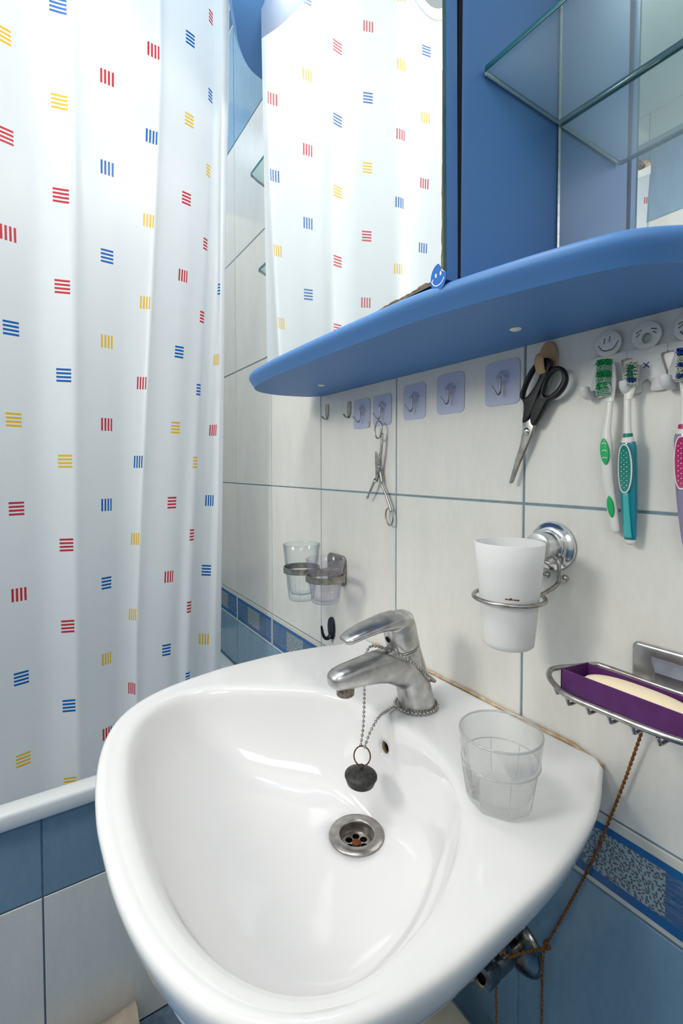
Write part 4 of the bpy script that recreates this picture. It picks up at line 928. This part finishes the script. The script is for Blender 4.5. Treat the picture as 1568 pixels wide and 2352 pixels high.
dotted(gr2, -0.2434, 1.1548, 1.1055, 0.0068, 0.0238, 0.0210, M['teal_grip'])
strip([(-0.2432, -0.0200, 1.1060), (-0.2428, -0.0180, 1.0850), (-0.2423, -0.0155, 1.0600)], [0.0026, 0.0030, 0.0040], 0.35, M['teal_core'], 'grip_core', gr2)
for k in range(7):
    z = 1.2345-0.0034*k
    mm = [M['bristle_white'], M['bristle_teal'], M['bristle_teal'], M['bristle_teal'], M['bristle_teal'], M['bristle_blue'], M['bristle_white']][k]
    tuft(-0.2405, z, 0.0066 if k not in (0, 6) else 0.0095, 0.0028, 0.0150, 0.0225, mm, h2, 200+k, dx=0.0008)
    if 0 < k < 5:
        for s in (-1, 1): tuft(-0.2405+s*0.0046, z, 0.0030, 0.0026, 0.0150, 0.0235, M['bristle_white'], h2, 300+k*2+s, dx=0.0008)
# 3: violet brush at the picture's edge
t3 = thing('toothbrush', 'grey-violet toothbrush with a magenta grip and blue bristles, rightmost in the holder', 'toothbrush', (-0.196, -0.016, 1.19), 'toothbrushes in the holder')
dx3 = 0.0492
h3 = strip([(-0.1935, -0.0125, 1.2400), (-0.1938, -0.0125, 1.2340), (-0.1942, -0.0130, 1.2210), (-0.1948, -0.0140, 1.2090), (-0.1950, -0.0150, 1.2000)], [0.0022, 0.0066, 0.0070, 0.0052, 0.0036], 0.42, M['white_plastic'], 'head', t3)
strip([(-0.1950, -0.0150, 1.2010), (-0.1948, -0.0160, 1.1870), (-0.1946, -0.0165, 1.1750), (-0.1945, -0.0165, 1.1700)], [0.0034, 0.0032, 0.0034, 0.0042], 0.8, M['white_plastic'], 'neck', t3)
strip([(-0.1945, -0.0165, 1.1710), (-0.1944, -0.0165, 1.1665)], [0.0046, 0.0052], 0.85, M['magenta'], 'collar', t3)
strip([(-0.1944, -0.0165, 1.1672), (-0.1943, -0.0165, 1.1620)], [0.0052, 0.0070], 0.8, M['white_plastic'], 'shoulder', t3)
gr3 = strip([(-0.1943, -0.0165, 1.1632), (-0.1941, -0.0160, 1.1560), (-0.1933, -0.0150, 1.1300), (-0.1922, -0.0135, 1.1030), (-0.1908, -0.0120, 1.0760), (-0.1898, -0.0110, 1.0580)], [0.0070, 0.0086, 0.0090, 0.0084, 0.0072, 0.0056], 0.72, M['violet'], 'grip', t3, 20)
strip([(-0.1898, -0.0110, 1.0587), (-0.1895, -0.0108, 1.0548), (-0.1894, -0.0106, 1.0520)], [0.0054, 0.0050, 0.0018], 0.75, M['white_plastic'], 'end_cap', t3)
dotted(gr3, -0.1935, 1.1600, 1.1110, 0.0068, 0.0242, 0.0212, M['magenta'])
for k in range(9):
    z = 1.2385-0.0034*k
    tuft(-0.1940, z, 0.0115, 0.0031, 0.0150, 0.0240, M['bristle_blue'] if k in (0, 1, 4, 7) else M['bristle_white'], h3, 400+k)

# ------------------------------------------------------------------ double tumbler holder, left of the tap
dh = thing('tumbler_holder', 'tarnished metal double tumbler holder on the wall left of the tap', 'holder', (-0.805, 0, 0.93))
link('wall_plate', flat([rrect(-0.8420, -0.7765, 0.8960, 0.9570, 0.012, 6)], 0.0004, 0.0060, None, 0.0022, 3), M['nickel'], dh, smooth=SH)
G1, G2, RZ1 = Vector((-0.838, -0.068)), Vector((-0.748, -0.067)), 0.929
def band(c, r, z, hgt, th_, name, parent, m, n=56):
    me = lathe([(r, -hgt/2), (r+th_, -hgt/2), (r+th_, hgt/2), (r, hgt/2), (r, -hgt/2)], (c.x, c.y, z), (0, 0, 1), n, (False, False))
    return link(name, me, m, parent, smooth=SH)
band(G1, 0.0347, RZ1, 0.0115, 0.0018, 'holder_ring', dh, M['nickel'])
band(G2, 0.0347, RZ1, 0.0115, 0.0018, 'holder_ring', dh, M['nickel'])
link('bracket_arm', box((-0.8010, -0.0500, RZ1-0.0055), (-0.7850, -0.0055, RZ1+0.0055), 0.0015, 2), M['nickel'], dh, smooth=SH)
def tumbler(name, label, cat, c, z0, z1, r0, r1, m, base=0.008, th_=0.0018, facets=0, group=None):
    t = thing(name, label, cat, (c[0], c[1], z0), group)
    H = z1-z0
    o = [(0.0, 0.0), (r0*0.90, 0.0), (r0*0.98, 0.0020), (r0, 0.006)]+[(r0+(r1-r0)*f, 0.006+(H-0.006-0.0008)*f) for f in (0.25, 0.5, 0.75, 1.0)]+[(r1-th_*0.5, H)]
    i = [(r1-th_, H-0.0008)]+[(r0-th_+(r1-r0)*f, base+(H-base)*f) for f in (0.75, 0.5, 0.25, 0.06)]+[(r0*0.8, base+0.0006), (0.0, base)]
    link('glass_wall', lathe(o+i, (c[0], c[1], z0), (0, 0, 1), 56, (False, False)), m, t)
    return t
tumbler('tumbler', 'tall clear ribbed glass in the left ring of the tumbler holder', 'glass', G1, 0.868, 0.980, 0.0258, 0.0375, M['tumbler_glass'], 0.012, 0.0024, group=None)
tumbler('plastic_cup', 'clear lilac plastic cup in the right ring of the tumbler holder', 'cup', G2, 0.8835, 0.9645, 0.0262, 0.0362, M['tumbler_plastic'], 0.004, 0.0016)
for k in range(10):                                      # ribs of the tall glass
    a = 2*PI*k/10
    rib = [Vector((G1.x+(0.0258+0.0117*f+0.0001)*math.cos(a), G1.y+(0.0258+0.0117*f+0.0001)*math.sin(a), 0.876+0.095*f)) for f in (0, 0.2, 0.4)]
    link('rib', tube(rib, [0.0008, 0.0010, 0.0004], 6), M['tumbler_glass'], bpy.data.objects['tumbler'])
kh = thing('black_hook', 'dark plastic hook low on the wall under the tumbler holder', 'hook', (-0.829, 0, 0.797))
link('hook_plate', flat([smp([(-0.8310, 0.8225), (-0.8235, 0.8205), (-0.8190, 0.8100), (-0.8180, 0.7950), (-0.8220, 0.7800), (-0.8310, 0.7760), (-0.8400, 0.7850), (-0.8430, 0.8000), (-0.8400, 0.8150)], 4)], 0.0004, 0.0050, None, 0.0016, 3), M['dark_hook'], kh, smooth=SH)
kp = smooth_path([(-0.8300, -0.004, 0.7850), (-0.8300, -0.011, 0.7795), (-0.8298, -0.0185, 0.7815), (-0.8296, -0.0235, 0.7900), (-0.8294, -0.0260, 0.8010), (-0.8294, -0.0270, 0.8080)], 6)
link('hook_prong', tube(kp, [0.0062-0.0036*k/len(kp) for k in range(len(kp))], 12, up=(1, 0, 0), flat=0.7), M['dark_hook'], kh)

# ------------------------------------------------------------------ suction cup holder with frosted beaker
sh = thing('suction_holder', 'chrome suction cup holder with a wire ring on the wall', 'holder', (-0.334, 0, 1.02))
SC = Vector((-0.3335, 0, 1.0383))
link('suction_base', lathe([(0.0, 0.0004), (0.0285, 0.0004), (0.0290, 0.0020), (0.0282, 0.0042), (0.0262, 0.0052), (0.0245, 0.0075), (0.0200, 0.0095), (0.0, 0.0095)], SC, (0, -1, 0), 56, (False, False)), M['chrome_clean'], sh, smooth=SH)
link('suction_knob', lathe([(0.0185, 0.009), (0.0190, 0.011), (0.0184, 0.0125), (0.0165, 0.0135), (0.0168, 0.0300), (0.0160, 0.0325), (0.0140, 0.0335), (0.0, 0.0336)], (SC.x, SC.y, SC.z+0.001), (0, -1, 0), 48, (False, False)), M['chrome_clean'], sh, smooth=SH)
CP = Vector((-0.3350, -0.0800))
WZ = 0.9885
wire = []
a0 = math.radians(62)
link('cup_ring', tube([(CP.x+0.0376*math.cos(a), CP.y+0.0376*math.sin(a), WZ) for a in [2*PI*k/56 for k in range(56)]], 0.0024, 10, closed=True), M['steel'], sh)
for s in (-1, 1):
    xa = -0.3325+s*0.0165
    link('wire_arm', tube(smooth_path([(SC.x+s*0.012, -0.0165, 1.0280), (xa, -0.0170, 1.0215), (xa, -0.0170, 1.0030), (xa, -0.0195, 0.9985), (xa-0.000, -0.0300, 0.9945), (CP.x+s*0.0165, CP.y+0.0345, WZ+0.0008)], 6), 0.0024, 10), M['steel'], sh)
    link('peg_ball', ball((-0.3255+s*0.0115, -0.0075, 1.0040), 0.0042, 14, 10), M['steel'], sh)
    link('peg', tube([(-0.3255+s*0.0115, -0.0075, 1.004), (xa, -0.0170, 1.0065)], 0.0012, 8), M['steel'], sh)
fc = tumbler('frosted_cup', 'frosted white plastic cup with a rust mark in the wire ring', 'cup', CP, 0.9355, 1.0500, 0.0272, 0.0372, M['frosted'], 0.004, 0.0016)
av = math.radians(232)
def on_cup(a, z): 
    r = 0.0272+0.0100*(z-0.9415)/(0.1137)+0.0002; return Vector((CP.x+r*math.cos(a), CP.y+r*math.sin(a), z))
rr = random.Random(3)
for k in range(9):
    aa = math.radians(303+2.6*k+rr.uniform(-0.6, 0.6)); zz = 0.9938+rr.uniform(-0.0010, 0.0010); sa, sz = rr.uniform(0.03, 0.06), rr.uniform(0.0005, 0.0012)
    q = [on_cup(aa+sa*math.cos(t)*rr.uniform(0.7, 1.1), zz+sz*math.sin(t)*rr.uniform(0.7, 1.2)) for t in [2*PI*m/9 for m in range(9)]]
    qo = [p+Vector((math.cos(aa), math.sin(aa), 0))*(0.00015+0.00003*k) for p in q]
    link('rust_mark', loft([q, qo]), M['rust'], fc, smooth=False)

# ------------------------------------------------------------------ cloudy glass standing on the basin
gt = thing('drinking_glass', 'cloudy faceted drinking glass standing on the washbasin rim', 'glass', (-0.302, -0.134, 0.80))
def glass_on_basin():
    c0 = Vector((-0.3015, -0.1345)); q = 6; n = 8*q
    def ring(r, z, octo):
        out = []
        for k in range(n):
            a = 2*PI*k/n+math.radians(8)
            m8 = (2*PI*(k % q)/n)-PI/8
            f = math.cos(PI/8)/math.cos(m8)*1.035
            rr = r*((1-octo)+f*octo)
            out.append((c0.x+rr*math.cos(a), c0.y+rr*math.sin(a), z))
        return out
    z = 0.8004
    prof = [(0.0275, z, 1.0), (0.0298, z+0.0012, 1.0), (0.0312, z+0.0060, 1.0), (0.0330, z+0.016, 1.0), (0.0352, z+0.030, 1.0), (0.0366, z+0.0385, 1.0), (0.0374, z+0.0410, 0.25), (0.0377, z+0.0425, 0.0), (0.0386, z+0.054, 0.0), (0.0399, z+0.0685, 0.0), (0.0396, z+0.0702, 0.0), (0.0388, z+0.0706, 0.0),
            (0.0379, z+0.0700, 0.0), (0.0366, z+0.054, 0), (0.0352, z+0.040, 0.0), (0.0330, z+0.026, 0.0), (0.0300, z+0.0130, 0.0), (0.0270, z+0.0095, 0.0), (0.010, z+0.0086, 0.0)]
    return loft([ring(*p) for p in prof], True, (True, True))
link('glass_wall', glass_on_basin(), M['cloudy_glass'], gt, smooth=math.radians(24))

gc = Vector((-0.3015, -0.1345))
circ = lambda r, z, n=56: [(gc.x+r*math.cos(2*PI*k/n), gc.y+r*math.sin(2*PI*k/n), z) for k in range(n)]
M['glass_highlight'] = thin_glass('glass_highlight', (0.86, 0.87, 0.87, 1), 0.12, 0.30, 1.5, (0.6, 0.61, 0.61, 1))  # lighter tubes paint highlights along the rim, shoulder and facets
link('rim', tube(circ(0.0392, 0.8706), 0.0011, 8, closed=True), M['glass_highlight'], gt)
link('shoulder_line', tube(circ(0.0375, 0.8420), 0.0007, 6, closed=True), M['glass_highlight'], gt)
for k in range(8):
    a = 2*PI*k/8+math.radians(8)
    link('facet_edge', tube([(gc.x+r*math.cos(a), gc.y+r*math.sin(a), z) for r, z in ((0.0323, 0.8066), (0.0342, 0.8165), (0.0364, 0.8305), (0.0377, 0.8400))], 0.0004, 6), M['glass_highlight'], gt)

# ------------------------------------------------------------------ wire soap dish, soap box and soap
sd = thing('wire_soap_dish', 'chrome wire soap dish on a square wall plate', 'soap dish', (-0.200, 0, 0.93))
link('wall_plate', flat([rrect(-0.2405, -0.1595, 0.9040, 0.9545, 0.006, 5)], 0.0004, 0.0075, None, 0.0030, 3), M['chrome'], sd, smooth=SH)
pv = [(-0.222, -0.0072, 0.912), (-0.178, -0.0072, 0.912), (-0.178, -0.0072, 0.944), (-0.222, -0.0072, 0.944), (-0.213, -0.0200, 0.9165), (-0.187, -0.0200, 0.9165), (-0.187, -0.0200, 0.934), (-0.213, -0.0200, 0.934)]
link('plate_boss', fix(mesh(pv, [(4, 5, 6, 7), (0, 1, 5, 4), (1, 2, 6, 5), (2, 3, 7, 6), (3, 0, 4, 7)])), M['chrome'], sd, smooth=False)
rail = []
RZ2 = 0.9215
rl = [(-0.2660, -0.0175), (-0.2300, -0.0180), (-0.2000, -0.0185), (-0.1700, -0.0180), (-0.1340, -0.0175), (-0.1215, -0.0260), (-0.1110, -0.0560), (-0.1130, -0.0750), (-0.1300, -0.0960), (-0.1560, -0.1070), (-0.1800, -0.1105), (-0.2000, -0.1110), (-0.2230, -0.1115), (-0.2440, -0.1110), (-0.2580, -0.1055), (-0.2780, -0.0900), (-0.2880, -0.0740), (-0.2870, -0.0600), (-0.2800, -0.0440), (-0.2730, -0.0260)]
rp = smooth_path([Vector((a, b, RZ2)) for a, b in rl], 5, True)
link('rail', tube(rp, 0.0028, 12, closed=True), M['steel'], sd)
for k in range(8):
    x = -0.2660+0.0190*k
    yb, yf_ = -0.0185, -0.1095
    if k == 0: yf_ = -0.0985
    if k == 7: yf_ = -0.098
    link('cross_wire', tube(smooth_path([(x, yb, RZ2-0.0035), (x, yb-0.001, 0.9150), (x, yb-0.006, 0.9118), (x, (yb+yf_)/2, 0.9110), (x, yf_+0.006, 0.9118), (x, yf_+0.001, 0.9148), (x-0.001, yf_, RZ2-0.0035)], 5), 0.0015, 8), M['steel'], sd)
for y in (-0.049, -0.085): link('long_wire', tube([(-0.283, y, RZ2-0.002), (-0.272, y, 0.9110), (-0.20, y, 0.9085), (-0.128, y, 0.9110), (-0.117, y, RZ2-0.002)], 0.0015, 8), M['steel'], sd)
link('support_arm', tube([(-0.200, -0.0195, 0.9175), (-0.200, -0.024, 0.912), (-0.200, -0.040, 0.9055)], 0.0032, 10), M['steel'], sd)
sb = thing('soap_box', 'open purple soap box lying in the wire soap dish', 'box', (-0.205, -0.068, 0.905))
bx0, bx1, by0, by1, bz0, bz1, tw = -0.2665, -0.1480, -0.0895, -0.0530, 0.9132, 0.9350, 0.0010
def slab(lo, hi, nm): link(nm, box(lo, hi, 0.0003, 1), M['purple'], sb, smooth=False)
slab((bx0, by0, bz0), (bx1, by0+tw, bz1), 'front_side')
slab((bx0+0.006, by1-tw, bz0), (bx1, by1, bz1-0.0006), 'back_side')
slab((bx0, by0, bz0), (bx1, by1, bz0+tw), 'box_bottom')
link('box_end', loft([[(bx0, by0, z), (bx0+tw, by0, z), (bx0+0.006+tw, by1, z), (bx0+0.006, by1, z)] for z in (bz0, bz1)]), M['purple'], sb, smooth=False)
slab((bx1-tw, by0, bz0), (bx1, by1, bz1), 'box_end')
so = bpy.data.objects.new('soap_bar', None)
sv = [ering((x, -0.0710, 0.9235), 0.0, 0.0, (1, 0, 0)) for x in ()]
def soap_rings():
    out = []
    for k in range(25):
        t = -1+2*k/24; e = math.sqrt(max(0, 1-abs(t)**2.6)); x = -0.2045+0.0500*t
        ring = []
        for q in range(24):
            a = 2*PI*q/24; ca, sa = math.cos(a), math.sin(a); f = (abs(ca)**2.6+abs(sa)**2.6)**(-1/2.6)
            ring.append((x, -0.0712+0.0155*e*f*ca if e > 0.05 else -0.0712+0.0008*ca, 0.9250+0.0105*(e if e > 0.05 else 0.05)*f*sa))
        out.append(ring)
    return out
tag(link('soap_bar', loft(soap_rings()), M['soap'], loc=(-0.2045, -0.0712, 0.9145)), 'cream bar of soap inside the purple box', 'soap')

# ------------------------------------------------------------------ cord from the soap dish round the stop valve
vl = thing('stop_valve', 'chrome angle stop valve on the blue tiles under the washbasin', 'valve', (-0.369, 0, 0.505))
VC = Vector((-0.3730, 0, 0.5135))
link('escutcheon', lathe([(0.0, 0.0004), (0.034, 0.0004), (0.034, 0.0020), (0.030, 0.0060), (0.020, 0.0110), (0.013, 0.0130), (0.0, 0.0130)], VC, (0, -1, 0), 48, (False, False)), M['valve'], vl)
VD = Vector((0.14, -1, 0.19)).normalized()
link('valve_body', lathe([(0.0105, 0.0), (0.0105, 0.020), (0.0128, 0.022), (0.0128, 0.045), (0.0105, 0.048), (0.0105, 0.056)], VC+Vector((0, -0.010, 0.002)), VD, 28), M['valve'], vl, smooth=SH)
hc = VC+Vector((0, -0.010, 0.002))+VD*0.054
vh = link('valve_handle', lathe([(0.0100, 0.0), (0.0135, 0.002), (0.0138, 0.020), (0.0125, 0.024), (0.0080, 0.0255), (0.0060, 0.0245), (0.0050, 0.0180), (0.0, 0.0180)], hc, VD, 12, (True, False)), M['valve'], vl, smooth=SH)
link('screw_recess', lathe([(0.0052, 0.0), (0.0, 0.0002)], hc+VD*0.0184, VD, 16, (False, False)), M['black'], vh)
link('outlet', tube([VC+Vector((0.003, -0.040, 0.010)), VC+Vector((0.003, -0.042, 0.030)), VC+Vector((0.0, -0.042, 0.062))], 0.0085, 16), M['valve'], vl)
link('supply_hose', tube(smooth_path([VC+Vector((0.0, -0.042, 0.060)), VC+Vector((-0.02, -0.045, 0.10)), VC+Vector((-0.06, -0.055, 0.13)), (-0.478, -0.078, 0.70)], 8), 0.0055, 12), M['steel'], vl)
def twist(path, r=0.00095, pitch=0.0125, strands=2):
    P = [Vector(p) for p in path]; D = [0]
    for a, b in zip(P[:-1], P[1:]): D.append(D[-1]+(b-a).length)
    N_ = max(8, int(D[-1]/0.0016)); S = []
    for k in range(N_+1):
        d = D[-1]*k/N_; i = 0
        while i < len(D)-2 and D[i+1] < d: i += 1
        S.append(P[i].lerp(P[i+1], (d-D[i])/max(1e-9, D[i+1]-D[i])))
    ms = []
    for s in range(strands):
        q = []
        for k, p in enumerate(S):
            t = (S[min(k+1, N_)]-S[max(k-1, 0)]).normalized(); x, y, _ = frame(t); a = 2*PI*(D[-1]*k/N_)/pitch+2*PI*s/strands
            q.append(p+(x*math.cos(a)+y*math.sin(a))*r*0.9)
        ms.append(tube(q, r, 5))
    return join(*ms)
cord = thing('cord', 'twisted brown cord from the soap dish down to the stop valve', 'cord', (-0.335, -0.012, 0.545))
link('upper_strand', twist(smooth_path([(-0.2105, -0.048, 0.9070), (-0.2180, -0.030, 0.885), (-0.2262, -0.014, 0.868), (-0.2512, -0.0085, 0.7806), (-0.2823, -0.0080, 0.6802), (-0.3300, -0.0070, 0.5560)], 6)), M['twine'], cord)
link('knot', twist([(-0.3300+0.003*math.cos(a), -0.0075-0.0012*math.sin(2*a), 0.5540+0.004*math.sin(a)) for a in [2*PI*k/16 for k in range(17)]], 0.0012), M['twine'], cord)
link('valve_loop', twist(smooth_path([(-0.3305, -0.010, 0.5520), (-0.3480, -0.0330, 0.5430), (-0.3550, -0.0460, 0.5400), (-0.3680, -0.0500, 0.5450), (-0.3830, -0.0430, 0.5330)], 6)), M['twine'], cord)
link('hanging_end', twist(smooth_path([(-0.3305, -0.0085, 0.5530), (-0.3350, -0.0080, 0.5300), (-0.3352, -0.0080, 0.4500), (-0.3345, -0.0080, 0.30), (-0.3350, -0.0080, 0.10), (-0.3350, -0.0080, 0.004)], 6)), M['twine'], cord)
link('hanging_end', twist(smooth_path([(-0.3760, -0.0520, 0.5140), (-0.3720, -0.0480, 0.4900), (-0.3725, -0.0460, 0.40), (-0.3720, -0.0460, 0.25), (-0.3720, -0.0460, 0.004)], 6)), M['twine'], cord)

# waste pipe and low cabinet under the basin
wp = thing('waste_pipe', 'pale waste pipe entering the wall behind the washbasin in a lump of mortar', 'pipe', (-0.487, 0, 0.41))
lump = []
for k in range(9):
    f = k/8; lump.append((0.040*math.cos(f*PI/2)**0.7+0.0005, 0.0004+0.020*math.sin(f*PI/2)))
lm = lathe(lump, (-0.487, 0, 0.409), (0, -1, 0), 28, (False, True))
for v in lm.vertices: v.co += Vector((math.sin(v.co.z*190)*0.0025, 0, math.sin(v.co.x*230+1)*0.003))
link('mortar_collar', lm, M['mortar'], wp)
link('pipe', tube(smooth_path([(-0.487, -0.010, 0.432), (-0.486, -0.06, 0.454), (-0.484, -0.130, 0.464), (-0.482, -0.176, 0.492), (-0.482, -0.182, 0.54), (-0.482, -0.182, 0.602)], 6), 0.019, 20), M['plug_white'], wp)
lc = thing('low_cabinet', 'cream box-shaped cabinet standing on the floor under the washbasin', 'cabinet', (-0.46, -0.20, 0))
link('cabinet_body', box((-0.535, -0.335, 0.0), (-0.385, -0.058, 0.396), 0.004, 2), M['appliance'], lc, smooth=SH)
link('cabinet_top', box((-0.54, -0.34, 0.3962), (-0.38, -0.055, 0.414), 0.005, 3), M['appliance'], lc, smooth=SH)

# folded canvas bath mat in front of the tub
bmx = thing('bath_mat', 'beige canvas bath mat standing rolled against the tub front', 'mat', (-0.955, -0.39, 0.0))
rr_ = []
for k in range(13):
    y = -0.365-0.30*k/12
    ring = []
    for q in range(22):
        f = q/21
        prof = [(-1.004, 0.001), (-1.002, 0.045), (-0.985, 0.088), (-0.962, 0.097), (-0.944, 0.085), (-0.928, 0.040), (-0.915, 0.001)]
        t = f*(len(prof)-1); i = min(int(t), len(prof)-2); a, b = Vector(prof[i]), Vector(prof[i+1]); p = a.lerp(b, t-i)
        ring.append((p.x+0.003*math.sin(k*0.9), y, p.y*0.84*(1-0.012*k)+0.002*math.sin(k*1.3+q*0.2)))
    rr_.append(ring)
link('mat_cloth', loft(rr_, True, (True, True)), M['mat'], bmx, smooth=math.radians(50))
link('seam', tube([(x, -0.3652, z) for x, z in [(-1.000, 0.038), (-0.984, 0.0715), (-0.962, 0.0795), (-0.946, 0.069), (-0.931, 0.034)]], 0.0016, 8), M['mat'], bmx)

# ceiling lamp
cl = thing('ceiling_lamp', 'round white ceiling lamp over the bathroom', 'lamp', (CL[0], CL[1], CEIL-0.06))
link('lamp_base', lathe([(0.0, 0.0), (0.17, 0.0), (0.17, -0.03), (0.0, -0.03)], (CL[0], CL[1], CEIL-0.0005), (0, 0, 1), 40, (False, False)), M['plug_white'], cl, smooth=SH)
link('lamp_shade', lathe([(0.165, -0.03), (0.155, -0.055), (0.11, -0.075), (0.0, -0.084)], (CL[0], CL[1], CEIL), (0, 0, 1), 40, (False, False)), M['cool_glow'], cl)

wlm = thing('added_fill_lamp', 'round frosted fill lamp added on the wall opposite the mirror', 'lamp', (WL[0], YF, WL[2]))  # fixture added to carry the wall fill light
link('lamp_base', lathe([(0.0, 0.001), (0.06, 0.001), (0.06, 0.02), (0.0, 0.02)], (WL[0], YF, WL[2]), (0, 1, 0), 32, (False, False)), M['plug_white'], wlm, smooth=SH)
link('lamp_shade', lathe([(0.05, 0.02), (0.10, 0.035), (0.118, 0.06), (0.105, 0.085), (0.06, 0.100), (0.0, 0.105)], (WL[0], YF, WL[2]), (0, 1, 0), 40, (False, False)), M['cool_glow'], wlm)

tlm = thing('tub_lamp', 'round white ceiling lamp above the bathtub', 'lamp', (TL[0], TL[1], CEIL-0.05))
link('lamp_base', lathe([(0.0, 0.0), (0.13, 0.0), (0.13, -0.025), (0.0, -0.025)], (TL[0], TL[1], CEIL-0.0005), (0, 0, 1), 40, (False, False)), M['plug_white'], tlm, smooth=SH)
link('lamp_shade', lathe([(0.126, -0.025), (0.115, -0.050), (0.08, -0.066), (0.0, -0.074)], (TL[0], TL[1], CEIL), (0, 0, 1), 40, (False, False)), M['cool_glow'], tlm)
# unseen opening added high in the right wall for the cool fill light
wn = bpy.data.objects.new('added_window_1', None); C.objects.link(wn); wn.location = (XR, -1.05, 1.70); tag(wn, kind='structure')
for a, b in (((-1.37, 1.68), (-0.73, 1.72)), ((-1.37, 2.18), (-0.73, 2.22)), ((-1.37, 1.72), (-1.33, 2.18)), ((-0.77, 1.72), (-0.73, 2.18))):
    link('added_window_frame', box((XR-0.018, a[0], a[1]), (XR-0.0005, b[0], b[1]), 0.002, 1), M['plug_white'], wn, smooth=SH)
link('added_glow_pane', box((XR-0.006, -1.33, 1.72), (XR-0.001, -0.77, 2.18)), M['cool_glow'], wn, smooth=False)
